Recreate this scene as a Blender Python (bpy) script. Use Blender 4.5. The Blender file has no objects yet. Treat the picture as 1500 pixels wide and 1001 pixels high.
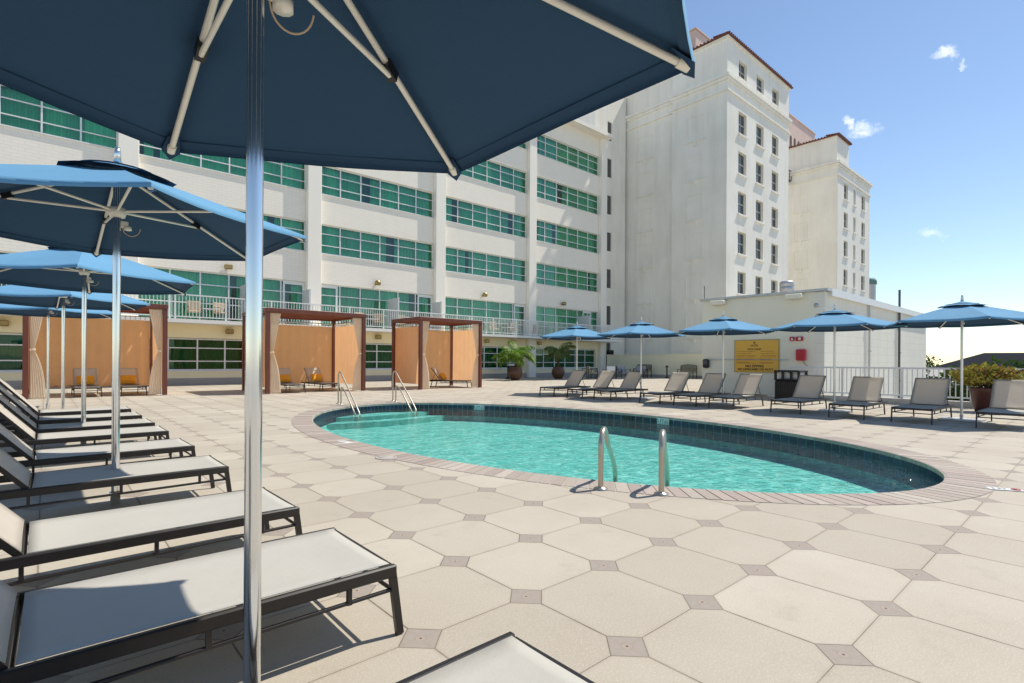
import bpy, math, random
from math import sin, cos, pi, radians as R, sqrt, atan2
from mathutils import Vector, Matrix, noise as mnoise
random.seed(7)
SC = bpy.context.scene
COL = SC.collection

# ------------------------------------------------------------------ materials
def newmat(name):
    m = bpy.data.materials.new(name); m.use_nodes = True
    nt = m.node_tree; b = nt.nodes['Principled BSDF']
    return m, nt, b

class NT:
    """tiny helper for math node chains"""
    def __init__(s, nt): s.nt = nt
    def n(s, t, **k):
        x = s.nt.nodes.new(t)
        for a, v in k.items(): setattr(x, a, v)
        return x
    def l(s, a, b): s.nt.links.new(a, b)
    def m(s, op, a, b=None, c=None, clamp=False):
        x = s.nt.nodes.new('ShaderNodeMath'); x.operation = op; x.use_clamp = clamp
        for i, v in enumerate((a, b, c)):
            if v is None: continue
            if isinstance(v, (int, float)): x.inputs[i].default_value = v
            else: s.nt.links.new(v, x.inputs[i])
        return x.outputs[0]
    def mix(s, f, a, b, mode='MIX'):
        x = s.nt.nodes.new('ShaderNodeMix'); x.data_type = 'RGBA'; x.blend_type = mode
        for i, v in ((0, f), (6, a), (7, b)):
            if isinstance(v, (int, float)): x.inputs[i].default_value = v
            elif isinstance(v, tuple): x.inputs[i].default_value = (*v, 1) if len(v) == 3 else v
            else: s.nt.links.new(v, x.inputs[i])
        return x.outputs[2]
    def coord(s, kind='Object', scale=(1, 1, 1)):
        t = s.n('ShaderNodeTexCoord'); mp = s.n('ShaderNodeMapping')
        mp.inputs['Scale'].default_value = scale
        s.l(t.outputs[kind], mp.inputs['Vector']); return mp.outputs[0]
    def pos(s, scale=(1, 1, 1)):
        t = s.n('ShaderNodeNewGeometry'); mp = s.n('ShaderNodeMapping')
        mp.inputs['Scale'].default_value = scale
        s.l(t.outputs['Position'], mp.inputs['Vector']); return mp.outputs[0]
    def noise(s, vec, scale, detail=4, rough=.6):
        x = s.n('ShaderNodeTexNoise'); x.inputs['Scale'].default_value = scale
        x.inputs['Detail'].default_value = detail; x.inputs['Roughness'].default_value = rough
        s.l(vec, x.inputs['Vector']); return x.outputs['Fac']
    def ramp(s, v, lo, hi):
        x = s.n('ShaderNodeMapRange'); x.inputs[1].default_value = lo; x.inputs[2].default_value = hi
        s.l(v, x.inputs[0]); return x.outputs[0]
    def bump(s, h, strength=.3, dist=.01):
        x = s.n('ShaderNodeBump'); x.inputs['Strength'].default_value = strength
        x.inputs['Distance'].default_value = dist; s.l(h, x.inputs['Height']); return x.outputs[0]

def pbr(name, c, rough=.6, metal=0., var=.15, vs=4., bump=0., bs=60., dist=.004, stretch=(1, 1, 1), coat=0., spec=None):
    m, nt, b = newmat(name); k = NT(nt)
    v = k.pos(stretch)
    f = k.ramp(k.noise(v, vs, 5), .3, .7)
    d = tuple(x * (1 - var) for x in c)
    k.l(k.mix(f, d, c), b.inputs['Base Color'])
    b.inputs['Roughness'].default_value = rough; b.inputs['Metallic'].default_value = metal
    if coat: b.inputs['Coat Weight'].default_value = coat
    if spec is not None: b.inputs['Specular IOR Level'].default_value = spec
    if bump: k.l(k.bump(k.noise(v, bs, 3), bump, dist), b.inputs['Normal'])
    return m

M = {}
def wall_mat(name, c, stain=.2, brick=False, shade=None):
    m, nt, b = newmat(name); k = NT(nt)
    p = k.pos()
    streak = k.ramp(k.noise(k.pos((1.2, 1.2, .12)), 1.6, 6, .65), .45, .8)
    blot = k.ramp(k.noise(p, .35, 5), .35, .75)
    fac = k.m('MULTIPLY', k.m('ADD', streak, blot), .5, clamp=True)
    base = k.mix(k.m('MULTIPLY', fac, stain * 2.2), c, tuple(x * y for x, y in zip(c, shade or (.62, .6, .55))))
    h = k.noise(p, 25, 4)
    if brick:
        br = k.n('ShaderNodeTexBrick')
        t = k.n('ShaderNodeSeparateXYZ'); k.l(p, t.inputs[0])
        cmb = k.n('ShaderNodeCombineXYZ'); k.l(k.m('ADD', t.outputs[0], t.outputs[1]), cmb.inputs[0]); k.l(t.outputs[2], cmb.inputs[1])
        k.l(cmb.outputs[0], br.inputs['Vector'])
        br.inputs['Scale'].default_value = 1.; br.inputs['Brick Width'].default_value = .4 if brick == 1 else .62
        br.inputs['Row Height'].default_value = .13 if brick == 1 else .3; br.inputs['Mortar Size'].default_value = .012
        br.inputs['Color1'].default_value = (1, 1, 1, 1); br.inputs['Color2'].default_value = (.975, .975, .97, 1); br.inputs['Mortar'].default_value = (.91, .91, .90, 1)
        base = k.mix(1., base, br.outputs['Color'], 'MULTIPLY')
    k.l(base, b.inputs['Base Color']); b.inputs['Roughness'].default_value = .85
    k.l(k.bump(h, .25, .01), b.inputs['Normal'])
    return m
M['hotel'] = wall_mat('hotel_white_painted_brick', (.97, .905, .79), .07, 1)
M['pil'] = wall_mat('hotel_white_render', (.97, .915, .81), .07)
M['yellow'] = wall_mat('cream_yellow_render', (.95, .86, .58), .08)
M['tower'] = wall_mat('aged_cream_stucco', (.96, .92, .825), .26, shade=(.62, .6, .54))
M['block'] = wall_mat('painted_block_wall', (.93, .88, .76), .16, 2)
M['signwall'] = wall_mat('cream_render', (.93, .87, .69), .10)
M['lowwall'] = wall_mat('pale_yellow_render', (.93, .88, .64), .12)
M['plinth'] = wall_mat('grey_plinth', (.42, .40, .37), .2)
M['slab'] = wall_mat('slab_white', (.85, .83, .76), .08)
M['pink'] = wall_mat('pink_stucco', (.80, .58, .50), .2)
M['conc'] = pbr('concrete_curb', (.55, .53, .49), .85, var=.2, vs=3, bump=.3)
M['white'] = pbr('white_paint', (.82, .82, .80), .45, var=.05)
M['alu'] = pbr('window_aluminium', (.80, .82, .80), .35, var=.05)
M['pole'] = pbr('polished_aluminium', (.78, .79, .80), .14, 1., var=.05)
M['steel'] = pbr('stainless_steel', (.52, .46, .38), .30, .75, var=.12, vs=20)
M['wpole'] = pbr('satin_aluminium', (.82, .82, .80), .3, .6, var=.05)
M['rib'] = pbr('rib_aluminium', (.90, .87, .78), .35, .1, var=.06)
M['black'] = pbr('black_plastic', (.015, .014, .016), .4, var=.2)
M['frame'] = pbr('dark_bronze_metal', (.022, .017, .015), .36, var=.3, vs=12)
M['wood'] = pbr('red_brown_wood', (.19, .050, .027), .42, var=.35, vs=5, stretch=(1, 1, .25), bump=.15)
M['darkglass'] = pbr('dark_glass', (.05, .06, .06), .08, var=.3)
M['room'] = pbr('dark_room', (.07, .12, .10), .8)
M['sash'] = pbr('cream_sash_paint', (.55, .53, .46), .5)
M['tile'] = pbr('red_roof_tile', (.20, .065, .045), .7, var=.4, vs=3)
M['bronze'] = pbr('brass_lamp', (.42, .30, .12), .35, .7, var=.2)
M['orange'] = pbr('orange_fabric', (.80, .34, .012), .8, var=.1, vs=9, bump=.3, bs=200)
M['beigefab'] = pbr('beige_patio_fabric', (.62, .50, .34), .8)
M['greyfab'] = pbr('grey_patio_fabric', (.42, .43, .46), .85)
M['pot'] = pbr('terracotta_glazed', (.16, .07, .035), .5, var=.45, vs=6, coat=.15)
M['potred'] = pbr('dark_red_glaze', (.11, .028, .02), .35, var=.4, vs=6)
M['trunk'] = pbr('trunk_bark', (.15, .09, .05), .9, var=.4, vs=12, bump=.6, bs=30, dist=.02)
M['red'] = pbr('red_plastic', (.55, .02, .03), .4)
M['redbox'] = pbr('pink_red_box', (.62, .02, .06), .35)
M['dark'] = pbr('dark_grey_metal', (.10, .10, .10), .5)
M['galv'] = pbr('galvanised_metal', (.58, .58, .57), .42, .5, var=.2)
M['slateroof'] = pbr('slate_grey_roof', (.022, .025, .034), .9, spec=.05, var=.35, vs=2, stretch=(1, 1, 3))
M['farwall'] = pbr('far_wall', (.13, .085, .06), .9)
M['soil'] = pbr('soil', (.04, .025, .015), .95)
M['street'] = pbr('street_ground', (.44, .42, .37), .95, var=.4, vs=.05)
M['green'] = pbr('aged_copper', (.16, .28, .26), .7)
M['text'] = pbr('sign_ink', (.05, .03, .015), .6)
M['textred'] = pbr('sign_small_print', (.34, .12, .02), .6)
M['sign'] = pbr('ochre_sign', (.90, .50, .07), .5, var=.06)
M['markw'] = pbr('white_ceramic', (.86, .86, .84), .3)
M['markb'] = pbr('blue_ink', (.02, .04, .12), .5)
M['markr'] = pbr('red_ink', (.6, .04, .03), .5)
M['brownfab'] = pbr('brown_lattice', (.075, .055, .04), .5)

def fabric(name, c, trans=0., weave=220, fold=None, var=.08, c2=None, rough=.85):
    m, nt, b = newmat(name); k = NT(nt); p = k.pos()
    col = k.mix(k.ramp(k.noise(p, 1.6, 4), .3, .7), tuple(x * (1 - var) for x in c), c)
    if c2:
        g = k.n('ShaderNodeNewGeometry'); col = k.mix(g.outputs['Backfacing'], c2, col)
    b.inputs['Roughness'].default_value = rough; b.inputs['Specular IOR Level'].default_value = .2
    k.l(col, b.inputs['Base Color'])
    nz = k.bump(k.m('ADD', k.noise(p, weave, 2), k.m('MULTIPLY', k.noise(k.pos((1, 2.2, 1)), 3.5, 4), 7.)), .35, .003)
    k.l(nz, b.inputs['Normal'])
    if trans:
        t = k.n('ShaderNodeBsdfTranslucent'); k.l(col, t.inputs['Color'])
        mx = k.n('ShaderNodeMixShader'); mx.inputs[0].default_value = trans
        k.l(b.outputs[0], mx.inputs[1]); k.l(t.outputs[0], mx.inputs[2])
        out = nt.nodes['Material Output']; k.l(mx.outputs[0], out.inputs['Surface'])
    return m
M['canopy'] = fabric('blue_canopy_fabric', (.14, .325, .50), .0, c2=(.032, .080, .155))  # back faces darker: underside shade put into the fabric colour
M['canopyin'] = fabric('shaded_underside_fabric', (.030, .074, .145))  # same painted underside shade for hem, vent band and pockets
M['sling'] = fabric('grey_beige_sling', (.55, .525, .47), .12, 300, var=.05)
M['slingb'] = fabric('brightened_sling_back', (.86, .80, .72), .60, 300, var=.05)  # backrest copy of the sling, missing sunlight made up in a paler colour
M['curtain'] = fabric('orange_tan_curtain', (.93, .57, .31), .5, 150, var=.08)
M['drape'] = fabric('beige_drape', (.96, .86, .70), .55, 150, var=.06)

M['diffusercloth'] = fabric('added_diffuser_cloth', (.85, .66, .46), .6, 150)  # translucent cloth added to spread soft light inside the cabanas
# green tinted window glass: transparent tint + mirror
def glassmat(name, tint, refl=.14):
    m, nt, b = newmat(name); k = NT(nt)
    tr = k.n('ShaderNodeBsdfTransparent'); tr.inputs[0].default_value = (*tint, 1)
    gl = k.n('ShaderNodeBsdfGlossy'); gl.inputs['Roughness'].default_value = .02; gl.inputs['Color'].default_value = (.75, .95, .88, 1)
    k.l(k.bump(k.noise(k.pos(), .9, 2), .12, .02), gl.inputs['Normal'])
    fr = k.n('ShaderNodeFresnel'); fr.inputs[0].default_value = 1.6
    mx = k.n('ShaderNodeMixShader'); k.l(k.m('ADD', fr.outputs[0], refl, clamp=True), mx.inputs[0])
    k.l(tr.outputs[0], mx.inputs[1]); k.l(gl.outputs[0], mx.inputs[2])
    k.l(mx.outputs[0], nt.nodes['Material Output'].inputs['Surface'])
    return m
M['glass'] = glassmat('green_tinted_glass', (.36, .92, .66), .04)
M['glassd'] = glassmat('green_tinted_glass_shaded', (.22, .78, .5), .0)  # ground-floor copy with its shade put into the tint
M['frost'] = pbr('frosted_panel', (.66, .68, .68), .3, var=.05)

def curtmat(c0=(.55, .86, .70)):
    m, nt, b = newmat('window_curtain'); k = NT(nt)
    oi = k.n('ShaderNodeNewGeometry')
    s = k.n('ShaderNodeSeparateXYZ'); k.l(k.pos(), s.inputs[0])
    w = k.n('ShaderNodeTexWhiteNoise'); w.noise_dimensions = '1D'
    k.l(k.m('FLOOR', k.m('DIVIDE', s.outputs[0], .6)), w.inputs['W'])
    f = k.m('ADD', k.m('MULTIPLY', w.outputs['Value'], .35), .65)
    mm = k.mix(1., c0, k.mix(f, (0, 0, 0), (1, 1, 1)), 'MULTIPLY')
    k.l(mm, b.inputs['Base Color']); b.inputs['Roughness'].default_value = .9
    return m
M['wcurt'] = curtmat((.72, .95, .84)); M['wcurtd'] = curtmat((.20, .34, .24))  # second curtain copy darkened in colour for the ground-floor shade

def leafmat(name, c1, c2, c3=None):
    m, nt, b = newmat(name); k = NT(nt)
    col = k.mix(k.ramp(k.noise(k.pos(), 5, 3), .35, .65), c1, c2)
    if c3: col = k.mix(k.ramp(k.noise(k.pos(), 14, 2), .5, .62), col, c3)
    k.l(col, b.inputs['Base Color']); b.inputs['Roughness'].default_value = .5
    t = k.n('ShaderNodeBsdfTranslucent'); k.l(col, t.inputs['Color'])
    mx = k.n('ShaderNodeMixShader'); mx.inputs[0].default_value = .3
    k.l(b.outputs[0], mx.inputs[1]); k.l(t.outputs[0], mx.inputs[2]); k.l(mx.outputs[0], nt.nodes['Material Output'].inputs['Surface'])
    return m
M['palm'] = leafmat('palm_leaf', (.10, .22, .02), (.26, .40, .04))
M['palmd'] = leafmat('palm_leaf_dull', (.10, .16, .03), (.20, .26, .06))  # duller greens for the right palm
M['bush'] = leafmat('croton_leaf', (.22, .26, .03), (.42, .38, .06), (.30, .09, .05))
M['tree'] = leafmat('tree_leaf', (.025, .065, .012), (.07, .13, .02))

def colattr(name, rough=.6, bump=.3, bs=80, spec=.5, emul=None):
    m, nt, b = newmat(name); k = NT(nt)
    a = k.n('ShaderNodeAttribute'); a.attribute_name = 'Col'
    k.l(k.mix(k.m('MULTIPLY', k.noise(k.pos(), 30, 4), .35), a.outputs['Color'], (.03, .03, .03)), b.inputs['Base Color'])
    b.inputs['Roughness'].default_value = rough
    k.l(k.bump(k.noise(k.pos(), bs, 4), bump, .004), b.inputs['Normal'])
    return m
M['brick'] = colattr('coping_brick', .8)
M['ptile'] = colattr('pool_tile', .3, .1, 20)

def deckmat():
    m, nt, b = newmat('octagonal_pavers'); k = NT(nt)
    S = .6098557
    g = k.n('ShaderNodeNewGeometry'); s = k.n('ShaderNodeSeparateXYZ'); k.l(g.outputs['Position'], s.inputs[0]); p = k.pos()
    u = k.m('DIVIDE', k.m('SUBTRACT', s.outputs[0], 1.80634), S); v = k.m('DIVIDE', k.m('SUBTRACT', s.outputs[1], 1.92495), S)
    # slight wobble so that joints are not ruler straight
    wob = k.m('MULTIPLY', k.m('SUBTRACT', k.noise(k.pos(), 1.1, 2), .5), .008)
    u = k.m('ADD', u, wob); v = k.m('ADD', v, wob)
    fu = k.m('MULTIPLY', k.m('SUBTRACT', k.m('FRACT', k.m('ADD', u, .5)), .5), S)
    fv = k.m('MULTIPLY', k.m('SUBTRACT', k.m('FRACT', k.m('ADD', v, .5)), .5), S)
    au = k.m('ABSOLUTE', fu); av = k.m('ABSOLUTE', fv)
    sm = k.m('ADD', au, av)
    dia = k.m('LESS_THAN', sm, .107)
    j1 = k.m('LESS_THAN', au, k.m('ADD', .002, k.m('MULTIPLY', k.noise(p, 9, 3), .0042))); j2 = k.m('LESS_THAN', av, .0020)  # first joint direction drawn wider to carry the shade in its gaps
    e = k.m('LESS_THAN', k.m('ABSOLUTE', k.m('SUBTRACT', sm, .107)), .0034)
    notd = k.m('SUBTRACT', 1., dia)
    joint = k.m('MAXIMUM', k.m('MULTIPLY', k.m('MAXIMUM', j1, j2), notd), e)
    # paver colour, one value per paver
    cx = k.n('ShaderNodeCombineXYZ'); k.l(k.m('FLOOR', u), cx.inputs[0]); k.l(k.m('FLOOR', v), cx.inputs[1])
    wn = k.n('ShaderNodeTexWhiteNoise'); k.l(cx.outputs[0], wn.inputs['Vector'])
    rnd = wn.outputs['Value']
    p = k.pos()
    col = k.mix(rnd, (.435, .385, .31), (.535, .48, .395))
    col = k.mix(k.m('MULTIPLY', k.ramp(k.noise(p, .55, 6, .65), .38, .70), .7), col, (.40, .34, .27))
    sp = k.noise(p, 115, 3, .6)
    col = k.mix(k.m('MULTIPLY', k.ramp(sp, .52, .70), .60), col, (.58, .56, .49))
    sp2 = k.noise(k.pos((1, 1, 1.3)), 160, 3, .6)
    col = k.mix(k.m('MULTIPLY', k.ramp(sp2, .54, .72), .42), col, (.23, .20, .155))
    blotn = k.m('MULTIPLY', k.ramp(k.noise(p, 3.2, 7, .75), .56, .80), .38)
    col = k.mix(blotn, col, (.29, .25, .19))
    dcol = k.mix(k.noise(p, 40, 4), (.29, .25, .215), (.39, .34, .295))
    r2 = k.m('SQRT', k.m('ADD', k.m('MULTIPLY', fu, fu), k.m('MULTIPLY', fv, fv)))
    ring = k.m('LESS_THAN', k.m('ABSOLUTE', k.m('SUBTRACT', r2, .023)), .002)
    dot = k.m('LESS_THAN', r2, .006)
    dcol = k.mix(k.m('MULTIPLY', ring, .45), dcol, (.30, .19, .14))
    dcol = k.mix(k.m('MULTIPLY', k.m('LESS_THAN', r2, .021), .35), dcol, (.46, .36, .30))
    dcol = k.mix(dot, dcol, (.03, .02, .02))
    col = k.mix(dia, col, dcol)
    jn = k.m('ADD', .55, k.m('MULTIPLY', k.ramp(k.noise(p, 2.2, 4), .35, .7), .6), clamp=True)
    col = k.mix(k.m('MULTIPLY', joint, jn), col, (.10, .075, .055))
    # worn halo next to joints
    near = k.m('SUBTRACT', 1., k.ramp(k.m('MINIMUM', k.m('MINIMUM', au, av), k.m('ABSOLUTE', k.m('SUBTRACT', sm, .107))), 0., .022), clamp=True)
    col = k.mix(k.m('MULTIPLY', near, .26), col, (.32, .26, .20))
    k.l(col, b.inputs['Base Color']); b.inputs['Roughness'].default_value = .8
    b.inputs['Specular IOR Level'].default_value = .25
    h = k.m('SUBTRACT', k.m('MULTIPLY', k.m('ADD', sp, sp2), .08), k.m('MULTIPLY', joint, 1.))
    k.l(k.bump(h, .55, .006), b.inputs['Normal'])
    return m
M['deck'] = deckmat()

def watermat():
    m, nt, b = newmat('pool_water'); k = NT(nt)
    p = k.pos((1, 1, 1))
    n1 = k.noise(k.pos((1.0, 1.6, 1)), 2.6, 4, .6); n2 = k.noise(k.pos((1, 1.3, 1)), 13, 3, .6)
    h = k.m('ADD', n1, k.m('MULTIPLY', n2, .42))
    nz = k.bump(h, .75, .08)
    tr = k.n('ShaderNodeBsdfTransparent')
    f = k.ramp(k.m('ADD', k.m('MULTIPLY', n1, .35), k.m('MULTIPLY', n2, .65)), .40, .60)
    k.l(k.mix(f, (.60, .93, .91), (.92, 1., .985)), tr.inputs[0])  # light and dark of the ripples painted into the water tint
    gl = k.n('ShaderNodeBsdfGlossy'); gl.inputs['Roughness'].default_value = .03; k.l(nz, gl.inputs['Normal'])
    fr = k.n('ShaderNodeFresnel'); fr.inputs[0].default_value = 1.33; k.l(nz, fr.inputs['Normal'])
    mx = k.n('ShaderNodeMixShader'); k.l(k.m('MULTIPLY', fr.outputs[0], .9), mx.inputs[0])
    k.l(tr.outputs[0], mx.inputs[1]); k.l(gl.outputs[0], mx.inputs[2]); k.l(mx.outputs[0], nt.nodes['Material Output'].inputs['Surface'])
    return m
M['water'] = watermat()
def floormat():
    m, nt, b = newmat('plaster_painted_caustics'); k = NT(nt)
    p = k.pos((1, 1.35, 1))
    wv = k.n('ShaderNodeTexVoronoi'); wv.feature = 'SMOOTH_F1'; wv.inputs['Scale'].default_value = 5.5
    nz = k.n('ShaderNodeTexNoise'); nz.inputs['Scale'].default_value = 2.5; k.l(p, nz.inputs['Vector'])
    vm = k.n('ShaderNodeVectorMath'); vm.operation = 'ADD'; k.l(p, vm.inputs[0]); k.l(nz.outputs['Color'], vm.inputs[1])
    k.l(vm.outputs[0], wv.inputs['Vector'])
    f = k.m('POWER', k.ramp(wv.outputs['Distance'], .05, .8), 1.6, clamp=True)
    k.l(k.mix(f, (.13, .54, .50), (.46, .88, .82)), b.inputs['Base Color']); b.inputs['Roughness'].default_value = .8  # bright caustic network painted into the plaster colour
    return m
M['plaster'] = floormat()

# ------------------------------------------------------------------ mesh builder
class MB:
    def __init__(s): s.v = []; s.f = []; s.c = []; s.sm = []
    def add(s, vs, fs, smooth=False, col=None):
        o = len(s.v); s.v += [tuple(v) for v in vs]
        for f in fs: s.f.append(tuple(i + o for i in f)); s.sm.append(smooth); s.c.append(col)
    def box(s, x0, x1, y0, y1, z0, z1, col=None):
        v = [(x, y, z) for x in (x0, x1) for y in (y0, y1) for z in (z0, z1)]
        s.add(v, [(0, 1, 3, 2), (4, 6, 7, 5), (0, 4, 5, 1), (2, 3, 7, 6), (0, 2, 6, 4), (1, 5, 7, 3)], col=col)
    def bbox(s, x0, x1, y0, y1, z0, z1, b=.01, col=None):
        """box with bevelled edges"""
        b = min(b, (x1 - x0) * .45, (y1 - y0) * .45, (z1 - z0) * .45)
        X, Y, Z = (x0, x1), (y0, y1), (z0, z1); vs = []; idx = {}
        for i in (0, 1):
            for j in (0, 1):
                for k_ in (0, 1):
                    sx, sy, sz = (1, -1)[i] * b, (1, -1)[j] * b, (1, -1)[k_] * b
                    idx[i, j, k_] = len(vs)
                    vs += [(X[i], Y[j] + sy, Z[k_] + sz), (X[i] + sx, Y[j], Z[k_] + sz), (X[i] + sx, Y[j] + sy, Z[k_])]
        F = []
        I = lambda i, j, k_, a: idx[i, j, k_] + a
        for i in (0, 1): F.append([I(i, 0, 0, 0), I(i, 1, 0, 0), I(i, 1, 1, 0), I(i, 0, 1, 0)][::(-1 if i == 0 else 1)])
        for j in (0, 1): F.append([I(0, j, 0, 1), I(1, j, 0, 1), I(1, j, 1, 1), I(0, j, 1, 1)][::(1 if j == 0 else -1)])
        for k_ in (0, 1): F.append([I(0, 0, k_, 2), I(1, 0, k_, 2), I(1, 1, k_, 2), I(0, 1, k_, 2)][::(-1 if k_ == 0 else 1)])
        for i in (0, 1):
            for j in (0, 1): F.append([I(i, j, 0, 0), I(i, j, 0, 1), I(i, j, 1, 1), I(i, j, 1, 0)])
            for k_ in (0, 1): F.append([I(i, 0, k_, 0), I(i, 0, k_, 2), I(i, 1, k_, 2), I(i, 1, k_, 0)])
        for j in (0, 1):
            for k_ in (0, 1): F.append([I(0, j, k_, 1), I(0, j, k_, 2), I(1, j, k_, 2), I(1, j, k_, 1)])
        for i in (0, 1):
            for j in (0, 1):
                for k_ in (0, 1): F.append([I(i, j, k_, 0), I(i, j, k_, 1), I(i, j, k_, 2)])
        s.add(vs, F, col=col)
    def bar(s, p, q, w, h, up=(0, 0, 1), col=None):
        p = Vector(p); q = Vector(q); d = (q - p).normalized(); u = Vector(up)
        if abs(d.dot(u)) > .97: u = Vector((1, 0, 0))
        r = d.cross(u).normalized(); u = r.cross(d).normalized()
        vs = [e + r * a * w / 2 + u * b_ * h / 2 for e in (p, q) for a, b_ in ((-1, -1), (1, -1), (1, 1), (-1, 1))]
        s.add(vs, [(0, 1, 2, 3), (7, 6, 5, 4), (0, 4, 5, 1), (1, 5, 6, 2), (2, 6, 7, 3), (3, 7, 4, 0)], col=col)
    def tube(s, pts, r, n=10, caps=True, smooth=True):
        pts = [Vector(p) for p in pts]; rs = r if isinstance(r, (list, tuple)) else [r] * len(pts)
        rings = []; prev = None
        for i, p in enumerate(pts):
            d = ((pts[min(i + 1, len(pts) - 1)] - pts[max(i - 1, 0)])).normalized()
            if prev is None:
                a = Vector((0, 0, 1)) if abs(d.z) < .9 else Vector((1, 0, 0)); x = d.cross(a).normalized()
            else: x = (prev - d * prev.dot(d)).normalized()
            prev = x; y = d.cross(x)
            rings.append([p + (x * cos(2 * pi * k_ / n) + y * sin(2 * pi * k_ / n)) * rs[i] for k_ in range(n)])
        vs = [v for rg in rings for v in rg]; fs = []
        for i in range(len(pts) - 1):
            for k_ in range(n):
                a = i * n + k_; b_ = i * n + (k_ + 1) % n
                fs.append((a, b_, b_ + n, a + n))
        s.add(vs, fs, smooth)
        if caps:
            s.add(rings[0], [tuple(range(n - 1, -1, -1))]); s.add(rings[-1], [tuple(range(n))])
    def lathe(s, prof, c=(0, 0, 0), n=20, smooth=True):
        vs = [(c[0] + r * cos(2 * pi * k_ / n), c[1] + r * sin(2 * pi * k_ / n), c[2] + z) for r, z in prof for k_ in range(n)]
        fs = []
        for i in range(len(prof) - 1):
            for k_ in range(n):
                a = i * n + k_; b_ = i * n + (k_ + 1) % n
                fs.append((a, b_, b_ + n, a + n))
        s.add(vs, fs, smooth)
    def grid(s, P, smooth=True, col=None):
        """P: rows of points"""
        n = len(P[0]); vs = [p for r in P for p in r]
        s.add(vs, [(i * n + j, i * n + j + 1, (i + 1) * n + j + 1, (i + 1) * n + j) for i in range(len(P) - 1) for j in range(n - 1)], smooth, col)
    def build(s, name, mat, parent=None, loc=None, thick=0):
        me = bpy.data.meshes.new(name); me.from_pydata(s.v, [], s.f); me.update()
        me.polygons.foreach_set('use_smooth', s.sm)
        if any(c is not None for c in s.c):
            a = me.color_attributes.new('Col', 'FLOAT_COLOR', 'CORNER'); i = 0
            for p, c in zip(me.polygons, s.c):
                for _ in p.vertices: a.data[i].color = (*(c or (.5, .5, .5)), 1); i += 1
        me.materials.append(mat if not isinstance(mat, str) else M[mat])
        o = bpy.data.objects.new(name, me); COL.objects.link(o)
        if parent: o.parent = parent
        if loc: o.location = loc
        if thick:
            md = o.modifiers.new('t', 'SOLIDIFY'); md.thickness = thick
        return o

def tag(o, label=None, cat=None, group=None, kind=None):
    if label: o['label'] = label
    if cat: o['category'] = cat
    if group: o['group'] = group
    if kind: o['kind'] = kind
    return o
def empty(name, loc=(0, 0, 0), rz=0, label=None, cat=None, group=None):
    o = bpy.data.objects.new(name, None); COL.objects.link(o); o.location = loc; o.rotation_euler = (0, 0, rz)
    return tag(o, label, cat, group)
CH = {}
def copy_tree(o, parent=None):
    c = o.copy(); COL.objects.link(c); c.parent = parent
    for ch in list(o.children): copy_tree(ch, c)
    return c
def text_mesh(txt, size, name, mat, parent, origin, xdir, updir, align='CENTER', ext=.002, bold=0.):
    cu = bpy.data.curves.new('t', 'FONT'); cu.body = txt; cu.size = size; cu.align_x = align; cu.align_y = 'CENTER'; cu.extrude = ext; cu.offset = bold
    to = bpy.data.objects.new('t', cu); COL.objects.link(to)
    bpy.context.view_layer.update()
    me = bpy.data.meshes.new_from_object(to.evaluated_get(bpy.context.evaluated_depsgraph_get()))
    bpy.data.objects.remove(to)
    x = Vector(xdir).normalized(); y = Vector(updir).normalized(); z = x.cross(y)
    mt = Matrix((x, y, z)).transposed().to_4x4(); mt.translation = Vector(origin)
    me.transform(mt); me.materials.clear(); me.materials.append(M[mat])
    o = bpy.data.objects.new(name, me); COL.objects.link(o); o.parent = parent
    return o

# ------------------------------------------------------------------ camera, world, sun
yaw = 0.846585787
cam = bpy.data.cameras.new('camera'); co = bpy.data.objects.new('camera', cam); COL.objects.link(co); SC.camera = co
cam.lens = 773.941 / 1500 * 36; cam.sensor_width = 36; cam.sensor_fit = 'HORIZONTAL'
cam.shift_y = (528.99 - 500.5) / 1500; cam.clip_end = 6000; cam.clip_start = .05
fwd = Vector((cos(yaw), sin(yaw), 0)); right = Vector((sin(yaw), -cos(yaw), 0)); up = Vector((0, 0, 1))
roll = .005829
r2 = right * cos(roll) + up * sin(roll); u2 = up * cos(roll) - right * sin(roll)
mt = Matrix((r2, u2, -fwd)).transposed().to_4x4(); mt.translation = Vector((0, 0, 1.175)); co.matrix_world = mt

sdir = Vector((.62, -.16, 1)).normalized()
SUN_EL = math.asin(sdir.z); SUN_ROT = atan2(sdir.x, sdir.y)
sl = bpy.data.lights.new('sun', 'SUN'); sl.energy = 5.0; sl.angle = R(.55); sl.color = (1, .94, .83)
so = bpy.data.objects.new('sun', sl); COL.objects.link(so); so.rotation_euler = sdir.to_track_quat('Z', 'Y').to_euler()
so.location = (0, 0, 30)

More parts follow.
